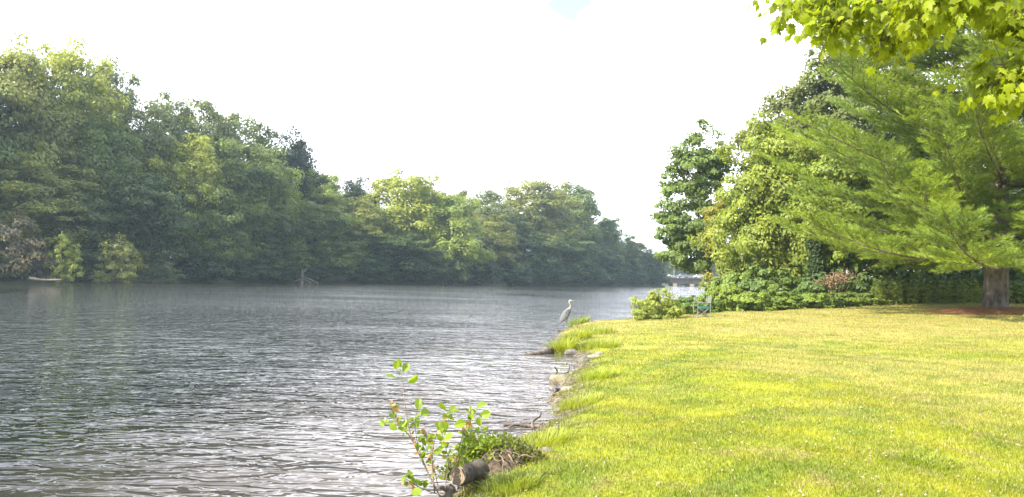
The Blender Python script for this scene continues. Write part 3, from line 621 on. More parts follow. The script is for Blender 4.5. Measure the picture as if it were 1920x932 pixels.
HE = [
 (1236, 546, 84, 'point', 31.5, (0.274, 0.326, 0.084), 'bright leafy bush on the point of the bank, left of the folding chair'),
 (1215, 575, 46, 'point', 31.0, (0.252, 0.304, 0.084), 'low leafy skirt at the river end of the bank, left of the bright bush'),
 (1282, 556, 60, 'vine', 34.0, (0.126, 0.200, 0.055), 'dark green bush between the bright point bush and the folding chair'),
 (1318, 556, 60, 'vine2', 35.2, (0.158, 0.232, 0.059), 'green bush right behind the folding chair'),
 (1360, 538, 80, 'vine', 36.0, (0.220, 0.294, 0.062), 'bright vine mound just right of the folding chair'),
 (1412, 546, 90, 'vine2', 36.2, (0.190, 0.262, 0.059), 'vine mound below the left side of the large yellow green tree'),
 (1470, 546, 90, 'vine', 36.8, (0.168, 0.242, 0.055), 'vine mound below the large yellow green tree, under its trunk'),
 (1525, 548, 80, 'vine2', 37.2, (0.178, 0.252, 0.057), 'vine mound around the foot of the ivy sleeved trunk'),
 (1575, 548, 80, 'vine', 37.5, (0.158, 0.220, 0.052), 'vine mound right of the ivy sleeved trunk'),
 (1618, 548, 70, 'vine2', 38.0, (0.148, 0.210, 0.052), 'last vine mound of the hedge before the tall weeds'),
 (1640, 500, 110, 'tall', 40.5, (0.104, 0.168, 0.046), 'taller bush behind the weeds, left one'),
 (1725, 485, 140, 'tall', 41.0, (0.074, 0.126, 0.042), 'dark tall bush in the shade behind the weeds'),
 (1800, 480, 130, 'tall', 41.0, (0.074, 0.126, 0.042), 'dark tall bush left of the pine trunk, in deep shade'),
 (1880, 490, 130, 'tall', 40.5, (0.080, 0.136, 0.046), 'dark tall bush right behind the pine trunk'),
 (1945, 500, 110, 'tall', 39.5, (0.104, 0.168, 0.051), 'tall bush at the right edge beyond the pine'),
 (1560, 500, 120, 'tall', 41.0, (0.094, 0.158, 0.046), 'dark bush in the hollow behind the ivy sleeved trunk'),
 (1450, 505, 130, 'vine', 42.0, (0.126, 0.190, 0.052), 'tall bush filling in under the large yellow green tree'),
 (1380, 508, 90, 'vine2', 43.0, (0.168, 0.232, 0.059), 'tall bush at the bank edge under the yellow brown tree'),
]
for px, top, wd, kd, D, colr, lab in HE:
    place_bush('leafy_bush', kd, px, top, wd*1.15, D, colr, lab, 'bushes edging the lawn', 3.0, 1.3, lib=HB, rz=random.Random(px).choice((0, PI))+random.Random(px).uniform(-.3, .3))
# dead pinkish brush
rg = np.random.default_rng(61); D = 39.2; b = at(1568, 540, D); z = float(hgt(b[0], D)); mb = MB(); n = 900
P = rg.normal(0, 1, (n, 3))*np.array((.42, .3, .18))+np.array((b[0], D, at(1568, 524, D)[2])); P[:, 2] += .25*(P[:, 0]-b[0]); leaves(mb, P, rg.normal(0, 1, (n, 3))-np.array((0, 0, 1.)), rg.normal(0, 1, (n, 3)), .13, .07, rg.random(n))
t = MB()
for k in range(8): tube(t, bend(rg, (b[0]+rg.normal(0, .1), D, z-.1), P[rg.integers(n)], 6, .05), np.linspace(.02, .006, 6), 5)
r = empty('withered_branch', (0, 0, 0)); obj('withered_leaves', mb.mesh('withered_leaves', leafmat('dry_leaves', (.17, .125, .09), trans=.2)), r); obj('stem', t.mesh('stem', M_TWIG, True), r)
tag(r, 'withered pinkish brown branch in the hollow right of the ivy sleeved trunk', 'dead brush')
# tall weeds
rg = np.random.default_rng(62); mb = MB()
for k in range(190):
    px = rg.uniform(1632, 1850) if k < 150 else rg.uniform(1850, 1960); D = rg.uniform(37.6, 39.6); b = at(px, 560, D); x = b[0]; z = float(hgt(x, D)); H = rg.uniform(.5, 1.25)*(1.25 if px < 1720 else 1)
    tp = (x+rg.normal(0, .12), D+rg.normal(0, .12), z+H); P = bend(rg, (x, D, z-.05), tp, 6, .03); tube(mb, P, np.linspace(.012, .005, 6), 4, cap=False, tint=.4)
    n = 15; q = P[rg.integers(1, 6, n)]+rg.normal(0, .03, (n, 3)); a = rg.random(n)*2*PI; d = np.stack([np.cos(a), np.sin(a), .3+0*a], -1); leaves(mb, q+d*.08, d, np.array((0, 0, 1.))+rg.normal(0, .3, (n, 3)), .20, .075, rg.random(n)*.6+.4*(k % 5)/4)
o = obj('tall_weeds', mb.mesh('tall_weeds', M_LEAFN), None, (.19, .24, .05)); tag(o, 'tall leafy weeds growing along the back edge of the lawn left of the pine', 'weeds', kind='stuff')

# ------------------------------------------------------------------ white pine
rg = np.random.default_rng(71); D = 31.0; b = at(1868, 585, D); PX, PY = b[0], D; PZ = float(hgt(PX, PY)); print('pine', PX, PY, PZ, 'photo z', b[2])
r = empty('white_pine', (PX, PY, PZ)); tag(r, 'big white pine with a thick grey trunk and soft boughs beside the lawn', 'tree')
tk = MB(); H = 21.0
tz = np.array([-.3, 0, .25, .7, 2, 4, 7, 10, 13, 17, 21]); trad = np.array([.66, .54, .48, .455, .44, .40, .34, .27, .2, .1, .02])
tt = np.linspace(-.3, 21, 60); TP = np.stack([.10*np.sin(tt*.35), .08*np.sin(tt*.3+1), tt], -1); TR = np.interp(tt, tz, trad); tube(tk, TP, TR, 18, wob=.025, rng=rg)
nb = MB(); lb = MB()
zz = 2.95
while zz < 20.3:
    nbr = rg.integers(6, 9); a0 = rg.random()*2*PI
    for k in range(nbr):
        a = a0+k*2*PI/nbr+rg.normal(0, .2); f = (zz-2.7)/17.6
        Lb = (9.6*(1-f)**.75+.5)*rg.uniform(.72, 1.06)
        el = .12+.35*f+rg.normal(0, .06) if zz > 4 else -.02+rg.normal(0, .05)
        s0 = np.array((np.interp(zz, tt, TP[:, 0]), np.interp(zz, tt, TP[:, 1]), zz)); n = 12; t = np.linspace(0, 1, n)
        rad = Lb*t; zc = Lb*(math.tan(el)*t-.10*np.sin(t*PI)+.10*t**2)
        az = a+.12*np.sin(t*3+k); P = s0+np.stack([np.cos(az)*rad, np.sin(az)*rad, zc], -1)
        tube(lb, P, np.linspace(.022+.006*Lb, .010, n), 6, cap=False)
        dirv = nrm(np.gradient(P, axis=0)); side = nrm(np.cross(dirv, (0, 0, 1.)))
        ns = int(7+Lb*2.5)
        for q in range(ns):
            u = .13+.87*(q+rg.random())/ns; i0 = min(int(u*(n-1)), n-2); fr = u*(n-1)-i0; base = P[i0]*(1-fr)+P[i0+1]*fr
            sg = 1 if q % 2 else -1; ls = (1.05-u*.75)*Lb*.30*rg.uniform(.7, 1.2)+.25
            ang = rg.uniform(.55, 1.0); dv = dirv[i0]*math.cos(ang)+side[i0]*sg*math.sin(ang)+np.array((0, 0, rg.normal(.16, .14)))
            if u > .96: dv = dirv[i0]
            dv = nrm(dv); m = 5; S = base+dv*np.linspace(0, ls, m)[:, None]; S[:, 2] += -.05*ls*np.sin(np.linspace(0, PI, m))+.08*ls*np.linspace(0, 1, m)**2
            tube(lb, S, np.linspace(.012, .004, m), 4, cap=False)
            # plumes of needles packed along the shoot and its side shoots
            sh_ = [(base, dv, ls)]; sx_ = nrm(np.cross(dv, (0, 0, 1.)))
            for ti in range(int(3+ls*4)):
                tw_ = (ti+.6)/(3.6+ls*4); sgn = 1 if ti % 2 else -1; l2 = ls*.5*(1-tw_)+.14
                sh_.append((base+dv*tw_*ls, nrm(dv*.8+sx_*sgn*.62+np.array((0, 0, rg.normal(.12, .12)))), l2*rg.uniform(.8, 1.2)))
            cp_, td_ = [], []
            for b_, d_, l_ in sh_:
                m_ = max(2, int(l_*11)); cp_.append(b_+d_*(np.linspace(.15, 1, m_)*l_)[:, None]+rg.normal(0, .022, (m_, 3))); td_.append(np.repeat(d_[None], m_, 0))
            cpos = np.concatenate(cp_); nt_ = len(cpos); td = nrm(np.concatenate(td_)+rg.normal(0, .22, (nt_, 3))+np.array((0, 0, .15))); ct = np.full(nt_, rg.uniform(0, .7))+rg.random(nt_)*.25
            tn = 12; kk = np.repeat(np.arange(nt_), tn)
            nd = nrm(td[kk]+rg.normal(0, .36, (len(kk), 3))); st = cpos[kk]+td[kk]*rg.uniform(-.07, .07, len(kk))[:, None]
            ln = rg.uniform(.12, .20, len(kk))[:, None]; sd_ = nrm(np.cross(nd, rg.normal(size=nd.shape)))*.0085
            v = np.stack([st-sd_, st+sd_, st+nd*ln], 1).reshape(-1, 3)
            nb.add(v, np.arange(len(v)).reshape(-1, 3), ct[kk]+rg.random(len(kk))*.3)
    zz += rg.uniform(.62, .95)
obj('trunk', tk.mesh('trunk', M_BARKP, True), r); obj('boughs', lb.mesh('boughs', M_BARK, True), r); obj('needles', nb.mesh('needles', M_NEEDLE), r, (.165, .235, .050))
print('needles', nb.n//3)
# needle litter mound
mb = MB(); nr, na = 14, 60; rr = np.linspace(0, 1, nr); aa = np.linspace(0, 2*PI, na, endpoint=False)
R_, A_ = np.meshgrid(rr, aa, indexing='ij'); rad = R_*(2.6+.3*np.sin(A_*3)+.2*np.sin(A_*5+1)); X = PX+rad*np.cos(A_); Y = PY+rad*np.sin(A_)*.9
Z = hgt(X, Y)+.20*(1-ss(0, 1, R_))-.02*(R_ > .99)+.012*np.sin(X*9)*np.sin(Y*11)
i = np.arange(nr-1)[:, None]*na; j = np.arange(na)[None]; mb.add(np.stack([X, Y, Z], -1).reshape(-1, 3), np.stack([i+j, i+na+j, i+na+(j+1) % na, i+(j+1) % na], -1).reshape(-1, 4))
n = 14000; q = rg.random(n)**.6; a = rg.random(n)*2*PI; x = PX+q*2.9*np.cos(a); y = PY+q*2.6*np.sin(a); z = hgt(x, y)+.20*(1-ss(0, 1, q*1.05))+.012; aa = rg.random(n)*2*PI
leaves(mb, np.stack([x, y, z], -1), np.stack([np.cos(aa), np.sin(aa), rg.normal(0, .25, n)], -1), np.array((0, 0, 1.))+rg.normal(0, .2, (n, 3)), .10, .012, rg.random(n))
tag(obj('needle_litter', mb.mesh('needle_litter', plain('fallen_needles', (.36, .17, .075), .9, var=.4, scale=20))), 'rusty brown mound of fallen needles around the pine trunk', 'pine needles', kind='stuff')

# ------------------------------------------------------------------ overhanging maple, near the camera
rg = np.random.default_rng(81)
OUT = np.array([(0, 0), (.10, .12), (.34, .06), (.30, .22), (.50, .36), (.33, .42), (.40, .66), (.20, .60), (.0, 1.0), (-.20, .60), (-.40, .66), (-.33, .42), (-.50, .36), (-.30, .22), (-.34, .06), (-.10, .12)])
def maple_leaf(mb, c, d, nn, s, t):
    d = nrm(d); sd_ = nrm(np.cross(d, nn)); n2 = np.cross(sd_, d); m = len(OUT)
    P = c+sd_*OUT[:, :1]*s+d*OUT[:, 1:]*s-n2*(OUT[:, :1]**2)*s*.6-n2*(OUT[:, 1:]**2)*s*.25
    ctr = c+d*.32*s
    V = np.vstack([P, ctr[None]]); mb.add(V, [(k, (k+1) % m, m) for k in range(m)], t)
tr = empty('maple_tree', (7.6, 7.0, float(hgt(7.6, 7.0)))); tag(tr, 'near maple whose yellow green lobed leaves hang in at the top right', 'tree')
o0 = np.array((7.6, 7.0, float(hgt(7.6, 7.0)))); tk = MB(); bm_ = MB(); lm = MB()
tube(tk, np.array([(7.6, 7, -.2), (7.6, 7, .8), (7.5, 7.05, 3), (7.4, 7.1, 5.5), (7.3, 7.1, 8.5)])-o0, [.33, .26, .2, .15, .05], 12, wob=.03, rng=rg)
BR = [  # (px, py, depth) polylines
 [(2250, 60, 7.2), (2050, -60, 7.0), (1850, -75, 6.6), (1680, -60, 6.4), (1560, -30, 6.3), (1480, -12, 6.2)],
 [(2250, 60, 7.2), (2000, -30, 6.4), (1820, -45, 6.1), (1700, -15, 6.0), (1610, 12, 6.0), (1565, 25, 6.0)],
 [(2250, 60, 7.2), (2000, -10, 7.0), (1880, -40, 6.8), (1780, -5, 6.8), (1700, 35, 6.7), (1655, 65, 6.7)],
 [(2250, 100, 7.2), (2080, 90, 5.8), (1990, 90, 5.6), (1940, 115, 5.5), (1900, 130, 5.5), (1870, 135, 5.5)],
 [(2250, -100, 7.2), (2000, -120, 7.4), (1850, -90, 7.5), (1720, -70, 7.4), (1620, -50, 7.4), (1530, -40, 7.3)],
 [(2250, 60, 7.2), (2060, 20, 6.5), (1980, 0, 6.2), (1940, 10, 6.2), (1920, 20, 6.2), (1900, 20, 6.2)],
 [(2250, -60, 7.2), (2060, -60, 5.6), (1900, -40, 5.4), (1820, -45, 5.3), (1770, -35, 5.3), (1730, -20, 5.3)],
 [(2250, -60, 7.2), (1960, -80, 6.9), (1800, -60, 6.9), (1680, -30, 6.8), (1600, -25, 6.8), (1520, -12, 6.8)],
]
for kb, bl in enumerate(BR):
    P = np.array([at(*q) for q in bl])-o0; P[0] = (-.15, .05, 4.2+kb*.1); t = np.linspace(0, 5, 24); P = np.stack([np.interp(t, range(6), P[:, k]) for k in range(3)], 1); P[1:-1] += rg.normal(0, .015, (22, 3))
    tube(bm_, P, np.linspace(.04, .006, 24), 6, cap=False)
    for q in range(150):
        u = rg.uniform(6, 23.0) if q else 23; i0 = int(min(u, 22)); base = P[i0]+(P[i0+1]-P[i0])*(u-i0); dv = nrm(P[i0+1]-P[i0])
        tw = nrm(dv*.6+rg.normal(0, .6, 3)+np.array((0, 0, -.20))); lt = rg.uniform(.12, .38)
        if q % 3 == 0: tube(bm_, [base, base+tw*lt*.5, base+tw*lt], [.006, .004, .003], 4, cap=False)
        for j in range(rg.integers(3, 6)):
            c = base+tw*lt*rg.uniform(.4, 1)+rg.normal(0, .04, 3); d = nrm(tw*.5+rg.normal(0, .5, 3)+np.array((-.1, 0, -.75)))
            pet = c+d*rg.uniform(.03, .07)
            if u > 8.5: maple_leaf(lm, pet, d, rg.normal(0, .6, 3)+np.array((-.3, -.3, .9)), rg.uniform(.065, .115), rg.random())
obj('trunk', tk.mesh('trunk', M_BARK, True), tr); obj('branches', bm_.mesh('branches', M_BARK, True), tr); obj('leaves', lm.mesh('leaves', M_MAPLE), tr, (.23, .285, .018))

# ------------------------------------------------------------------ folding chair
D = 31.3; b = at(1316, 598, D); CX = b[0]; CZ = float(hgt(CX, D)); print('chair z', CZ, b[2])
M_FR = plain('chair_frame', (.22, .20, .18), .5, metal=.3); M_GRN = plain('teal_canvas', (.03, .13, .11), .8)
ch = empty('folding_chair', (CX, D, CZ), 0.12); tag(ch, 'folding camp chair with teal canvas facing the river beside the bushes', 'chair')
def part(name, segs, rad, mat, parent):
    mb = MB()
    for s in segs: tube(mb, s, rad, 8)
    return obj(name, mb.mesh(name, mat, True), parent)
for yy in (-.24, .24):
    part('leg', [[(-.27, yy, .01), (0, yy+.01, .22), (.27, yy, .44)]], .016, M_FR, ch); part('leg', [[(.27, yy, .01), (0, yy-.02, .22), (-.27, yy, .44)]], .016, M_FR, ch)
    part('arm_post', [[(-.27, yy, .01), (-.27, yy, .60)]], .016, M_FR, ch); part('back_post', [[(.27, yy, .01), (.27, yy, .45), (.31, yy, .90)]], .019, M_FR, ch)
    mb = MB(); box(mb, (0, yy, .615), (.56, .06, .025)); obj('armrest', mb.mesh('armrest', M_FR), ch)
for xx in (-.27, .27): part('crossbar', [[(xx, -.24, .03), (xx, .24, .03)]], .012, M_FR, ch)
mb = MB(); u = np.linspace(-1, 1, 7); U, V = np.meshgrid(u, u); Zs = .44-.06*(1-U**2)*(1-V**2*.5)
i = np.arange(6)[:, None]*7; j = np.arange(6)[None]; fs = np.stack([i+j, i+j+1, i+8+j, i+7+j], -1).reshape(-1, 4)
mb.add(np.stack([U*.27, V*.25, Zs], -1).reshape(-1, 3), fs); mb.add(np.stack([U*.27, V*.25, Zs-.02], -1).reshape(-1, 3), fs[:, ::-1]); box(mb, (0, -.25, .425), (.54, .012, .09)); box(mb, (0, .25, .425), (.54, .012, .09)); obj('seat', mb.mesh('seat', M_GRN), ch)
mb = MB(); Xb = .29+.035*(1-V**2)+.04*(U*.5+.5); fs2 = fs
mb.add(np.stack([Xb, V*.25, .74+U*.15], -1).reshape(-1, 3), fs2); mb.add(np.stack([Xb+.012, V*.25, .74+U*.15], -1).reshape(-1, 3), fs2[:, ::-1]); obj('backrest', mb.mesh('backrest', plain('pale_canvas', (.11, .14, .11), .8)), ch)

# ------------------------------------------------------------------ heron
b = on(1062, 622, .14); HX, HY = b[0], b[1]; HZ = float(hgt(HX, HY)); print('heron', HX, HY, HZ)
s = 1.0
he = empty('grey_heron', (HX, HY, max(HZ, .02)), 0.0); tag(he, 'grey heron standing upright on the bank tuft, facing right', 'bird')
def lerp(a, n):
    a = np.array(a, float); t = np.linspace(0, len(a)-1, n); k = range(len(a)); o_ = np.stack([np.interp(t, k, a[:, c]) for c in range(a.shape[1])], 1)
    for _ in range(2): o_[1:-1] = (o_[:-2]+2*o_[1:-1]+o_[2:])/4
    return o_
# path of the body from tail to bill root: x, y, z, radius
bp_ = lerp([(-.20, 0, .36, .012), (-.15, 0, .44, .045), (-.08, 0, .53, .10), (-.01, 0, .62, .125), (.055, 0, .71, .115), (.10, 0, .79, .07), (.125, 0, .85, .042), (.135, 0, .90, .033), (.115, 0, .95, .024), (.085, 0, 1.0, .022), (.07, 0, 1.05, .021), (.08, 0, 1.09, .024), (.105, 0, 1.108, .031), (.135, 0, 1.106, .028), (.165, 0, 1.10, .014)], 56)
mb = MB(); tube(mb, bp_[:, :3], bp_[:, 3], 14, sq=(.8, 1.0))
for sy, dx in ((-.035, .0), (.035, .05)):
    tube(mb, lerp([(-.03+dx, sy, .58, .05), (-.03+dx, sy, .46, .035), (-.02+dx, sy, .40, .014), (-.04+dx, sy, .24, .011), (-.02+dx, sy, .03, .010), (-.015+dx, sy, .012, .012)], 18)[:, :3], lerp([(-.03, sy, .58, .05), (-.03, sy, .46, .035), (-.02, sy, .40, .014), (-.04, sy, .24, .011), (-.02, sy, .03, .010), (-.015, sy, .012, .012)], 18)[:, 3], 8)
    for ang in (-.5, 0, .5, PI): tube(mb, [(-.015+dx, sy, .012), (-.015+dx+.045*math.cos(ang), sy+.045*math.sin(ang), .010), (-.015+dx+.085*math.cos(ang), sy+.085*math.sin(ang), .006)], [.008, .006, .003], 6)
m, N_, L_, P_ = newmat('heron_feathers'); t = N_.new('ShaderNodeTexCoord'); sp = N_.new('ShaderNodeSeparateXYZ'); L_.new(t.outputs['Object'], sp.inputs[0])
nz_ = noise(N_, L_, 40, 3); c1 = mixc(N_, L_, nz_.outputs['Fac'], (.10, .105, .11), (.17, .175, .18))
c2 = mixc(N_, L_, mrange(N_, L_, sp.outputs['Z'], .74, .84), c1, (.25, .20, .18)); c3 = mixc(N_, L_, mrange(N_, L_, sp.outputs['Z'], .98, 1.08), c2, (.48, .46, .43))
c4 = mixc(N_, L_, mrange(N_, L_, sp.outputs['Z'], .44, .40), c3, (.22, .19, .15)); L_.new(c4, P_.inputs['Base Color']); P_.inputs['Roughness'].default_value = .7
body = obj('body', mb.mesh('body', m, True), he)
rm = body.modifiers.new('fuse', 'REMESH'); rm.mode = 'VOXEL'; rm.voxel_size = .007; rm.use_smooth_shade = True
M_WING = barkmat('wing_feathers', (.06, .065, .065), (.14, .15, .15), scale=16, bump=.3); M_BILL = plain('bill_horn', (.40, .34, .18), .4); M_BLK = plain('black_plume', (.03, .03, .04), .6)
for sy in (-1, 1):
    mb = MB(); wp = lerp([(-.265, .02, .24, .006), (-.20, .05, .36, .065), (-.12, .08, .48, .115), (-.035, .10, .60, .128), (.035, .09, .71, .095), (.07, .07, .78, .03)], 22); wp[:, 1] *= sy
    tube(mb, wp[:, :3], wp[:, 3], 12, sq=(.32, 1.0)); w_ = obj('wing', mb.mesh('wing', M_WING, True), he)
mb = MB(); tube(mb, [(-.17, 0, .40), (-.22, 0, .30), (-.25, 0, .22)], [.04, .03, .008], 8, sq=(.8, .4)); obj('tail', mb.mesh('tail', M_WING, True), he)
mb = MB(); tube(mb, [(.155, 0, 1.101), (.22, 0, 1.096), (.295, 0, 1.09)], [.014, .009, .002], 8, sq=(.7, 1)); obj('bill', mb.mesh('bill', M_BILL, True), he)
mb = MB(); tube(mb, lerp([(.14, 0, 1.128, .008), (.10, 0, 1.136, .012), (.05, 0, 1.115, .010), (-.02, 0, 1.08, .004), (-.08, 0, 1.05, .001)], 12)[:, :3], lerp([(.14, 0, 1.125, .008), (.10, 0, 1.134, .012), (.05, 0, 1.115, .010), (-.02, 0, 1.08, .004), (-.08, 0, 1.05, .001)], 12)[:, 3], 8); obj('head_plume', mb.mesh('head_plume', M_BLK, True), he)
for sy in (-1, 1):
    mb = MB(); mb.add(ico*.0055+np.array((.135, sy*.021, 1.112)), fi); obj('eye', mb.mesh('eye', plain('eye', (.5, .35, .03), .2)), he)
for k in range(4):
    pass
mb = MB()
for k in range(6): tube(mb, [(.10+.004*k, .012*(k-2.5), .80), (.11+.006*k, .016*(k-2.5), .68), (.10+.008*k, .018*(k-2.5), .57)], [.012, .010, .002], 6)
obj('breast_plumes', mb.mesh('breast_plumes', plain('breast_plumes', (.52, .47, .42), .8), True), he)

# ------------------------------------------------------------------ shore tufts, weeds
def tuft(name, px, py, wm, hm, n, color, label, z=None, cat='grass tuft', group='grass tufts on the shore', width=.012, seed=0, dm=None):
    rg = np.random.default_rng(seed+px); b = on(px, py, .15 if z is None else z); mb = MB()
    a = rg.random(n)*2*PI; q = np.sqrt(rg.random(n))*.5; x = b[0]+np.cos(a)*q*wm; y = b[1]+np.sin(a)*q*(dm or wm); zb = np.maximum(hgt(x, y), -.05)-.02
    h = hm*rg.uniform(.55, 1.1, n); la = np.arctan2(y-b[1], x-b[0])+rg.normal(0, .7, n); ln = h*rg.uniform(.15, .9, n); wv = width*rg.uniform(.7, 1.3, n)
    sdv = np.stack([-np.sin(la), np.cos(la), 0*la], -1)*wv[:, None]/2; base = np.stack([x, y, zb], -1)-np.array((b[0], b[1], 0)); K = []
    for t, f in ((0, 1), (.35, 1), (.7, .7), (1, .15)):
        K.append((base+np.stack([np.cos(la)*ln*t*t, np.sin(la)*ln*t*t, h*(t-.28*t*t*(ln/h)*1.2)], -1), f))
    V = np.stack([p+sg*sdv*f for p, f in K for sg in (-1, 1)], 1).reshape(-1, 3); k = np.arange(n)[:, None]*8
    tt_ = rg.random(n)
    fa = np.concatenate([np.concatenate([k+2*j, k+2*j+1, k+2*j+3, k+2*j+2], 1) for j in range(3)]); mb.add(V, fa, np.tile(tt_, 3))
    o = obj(name, mb.mesh(name, M_LEAFN), None, color); o.location = (b[0], b[1], 0); return tag(o, label, cat, group)
GC = (.26, .30, .045)
tuft('grass_tuft', 1056, 652, .7, .50, 700, GC, 'arching bright grass clump hanging over the water below the heron', width=.02)
tuft('grass_tuft', 1078, 640, 1.0, .36, 650, GC, 'bright grass clump beside the heron feet, right of the arching one', width=.02)
tuft('grass_tuft', 1112, 632, 1.5, .26, 600, (0.225, 0.270, 0.060), 'low grass clump on the bank between heron and bright bush', width=.02)
tuft('weed_clump', 1084, 606, .9, .55, 260, (0.225, 0.285, 0.075), 'feathery weed stalks just right of the heron', width=.025)
tuft('grass_tuft', 1120, 655, 1.2, .25, 600, (0.240, 0.285, 0.053), 'short thick tuft above the pale shore stones', width=.016)
tuft('grass_tuft', 1122, 695, .7, .2, 500, (0.270, 0.330, 0.045), 'round tuft on the lawn just right of the pale shore stones', z=.35, width=.012)
tuft('grass_tuft', 1080, 745, .8, .16, 600, GC, 'ragged grass edge beside the drift sticks', z=.25, width=.01)
tuft('grass_tuft', 1010, 838, .8, .14, 900, GC, 'grass edge hanging over the inlet above the leafy stump', z=.15, width=.008)
tuft('grass_tuft', 960, 915, .5, .16, 700, (0.225, 0.270, 0.053), 'grass clump at the right foot of the leafy stump', z=.2, width=.008)
tuft('grass_tuft', 1740, 860, .55, .075, 420, (.20, .25, .025), 'greener weed patch on the near lawn toward the lower right', z=.53, group='greener tufts on the lawn', width=.012)
tuft('grass_tuft', 1530, 838, .45, .065, 300, (.20, .25, .025), 'greener weed patch in the middle of the near lawn', z=.53, group='greener tufts on the lawn', width=.012)

# ------------------------------------------------------------------ litter
rg = np.random.default_rng(95)
mb = MB(); n = 1500; y = 5.6+26*rg.random(n)**1.4; x = xr(y)+rg.normal(.12, .16, n); z = np.maximum(hgt(x, y), -.01)+.008; a = rg.random(n)*2*PI
leaves(mb, np.stack([x, y, z], -1), np.stack([np.cos(a), np.sin(a), rg.normal(0, .3, n)], -1), np.array((0, 0, 1.))+rg.normal(0, .3, (n, 3)), .05*rg.uniform(.5, 1.6, n), .03*rg.uniform(.4, 1.4, n), rg.random(n), .3)
for q in range(260):
    yy = 5.6+24*rg.random()**1.3; c = np.array((float(xr(yy))+rg.normal(.1, .12), yy, 0)); c[2] = max(float(hgt(c[0], yy)), -.02)+.005; mb.add(ico*np.array((rg.uniform(.012, .04), rg.uniform(.012, .04), rg.uniform(.008, .02)))+c, fi, rg.random())
tag(obj('shore_litter', mb.mesh('shore_litter', plain('litter', (.13, .10, .07), .9, var=.6, scale=30))), 'brown chips, pebbles and dead leaves along the muddy water edge', 'litter', kind='stuff')
mb = MB(); x, y = None, None
n = 900; y = 4.8*(6.0**rg.random(n)); x = xr(y)+.2+rg.random(n)*(.74*y+2-xr(y)); z = hgt(x, y)+.03; a = rg.random(n)*2*PI
leaves(mb, np.stack([x, y, z], -1), np.stack([np.cos(a), np.sin(a), rg.normal(0, .3, n)], -1), np.array((0, 0, 1.))+rg.normal(0, .35, (n, 3)), .035*rg.uniform(.5, 1.6, n), .02*rg.uniform(.5, 1.4, n), rg.random(n), .3)
tag(obj('fallen_leaves', mb.mesh('fallen_leaves', plain('dry_leaf', (.28, .22, .13), .9, var=.5, scale=5))), 'small dry leaves scattered over the lawn', 'leaves', kind='stuff')
# ------------------------------------------------------------------ stones
M_ST = [plain('stone_tan', (.19, .165, .10), .85, var=.4, scale=10), plain('stone_pale', (.21, .19, .145), .85, var=.3, scale=12), plain('stone_grey', (.14, .13, .11), .85, var=.4, scale=9)]
def stone(px, py, z, sx, sy, sz, mi, label, seed):
    rg = np.random.default_rng(seed); b = on(px, py, z); nu, nv = 18, 11; u = np.linspace(0, 2*PI, nu, endpoint=False); v = np.linspace(0, PI, nv); U, V = np.meshgrid(u, v)
    d = np.stack([np.cos(U)*np.sin(V), np.sin(U)*np.sin(V), np.cos(V)], -1); k = rg.normal(0, 1, (5, 3)); ph = rg.random(5)*6
    r = 1+sum(.09*np.sin(d@k[q]*2.5+ph[q]) for q in range(5))+rg.normal(0, .02, d.shape[:2])*(np.sin(V) > .1)
    d2 = np.sign(d)*abs(d)**.85; P = (d2*r[..., None]*np.array((sx, sy, sz))/2).reshape(-1, 3); i = np.arange(nv-1)[:, None]*nu; j = np.arange(nu)[None]
    mb = MB(); mb.add(P, np.stack([i+j, i+nu+j, i+nu+(j+1) % nu, i+(j+1) % nu], -1).reshape(-1, 4)); o = obj('stone', mb.mesh('stone', M_ST[mi], True)); o.location = (b[0], b[1], z+sz*.12); o.rotation_euler = (0, 0, rg.uniform(-.4, .4)); tag(o, label, 'stone', 'stones along the bank')
stone(1051, 716, .0, .42, .34, .22, 0, 'mossy tan boulder sitting at the water beside the upright twig', 1)
stone(1094, 680, .10, .26, .24, .20, 2, 'dark rounded stone below the grass point', 2)
stone(1116, 672, .14, .32, .24, .16, 1, 'flat pale stone right of the dark rounded one', 3)
stone(1124, 665, .2, .2, .18, .13, 1, 'small pale stone behind the flat pale one', 4)
stone(1072, 662, .05, .38, .3, .2, 2, 'grey stone half hidden under the grass clump edge', 5)
stone(1096, 655, .1, .44, .3, .2, 0, 'tan stone embedded in the bank under the low grass clump', 6)
stone(1066, 732, .04, .30, .22, .14, 1, 'pale stone on the lawn edge behind the mossy boulder', 7)
stone(1030, 856, .18, .17, .15, .14, 2, 'small brown stone on the grass right of the leafy stump', 8)
stone(945, 918, .12, .17, .12, .10, 1, 'pale flat stone at the right foot of the stump', 9)
stone(1040, 806, .08, .12, .10, .07, 1, 'small pale stone at the inlet beside the drift sticks', 10)
stone(1047, 770, .06, .14, .10, .07, 2, 'small grey stone at the waterline above the inlet', 11)
stone(1050, 750, .06, .12, .12, .07, 0, 'small tan stone at the waterline, higher of the inlet stones', 12)

# ------------------------------------------------------------------ driftwood
def sticks(name, label, cat, segs, mat=M_WET, seed=0, group=None):
    rg = np.random.default_rng(seed); mb = MB()
    for a, b, r0, r1 in segs:
        tube(mb, bend(rg, a, b, 8, .05), np.linspace(r0, r1, 8), 7, wob=.10, rng=rg)
    o = obj(name, mb.mesh(name, mat, True)); return tag(o, label, cat, group)
W = lambda px, py, z=0.02: on(px, py, z)
sticks('driftwood', 'dark forked driftwood lying in the shallow inlet', 'driftwood', [(W(944, 797), W(1012, 800), .022, .028), (W(955, 802), W(1000, 790, .06), .018, .012), (W(1000, 803), W(1014, 772, .12), .022, .012), (W(985, 800), W(975, 790, .08), .014, .006), (W(1012, 805), W(1032, 814), .022, .014), (W(1005, 797), W(1018, 792, .07), .016, .008), (W(1006, 812, .01), W(1030, 818, .02), .015, .01), (W(965, 795), W(948, 788, .04), .012, .006)], seed=1)
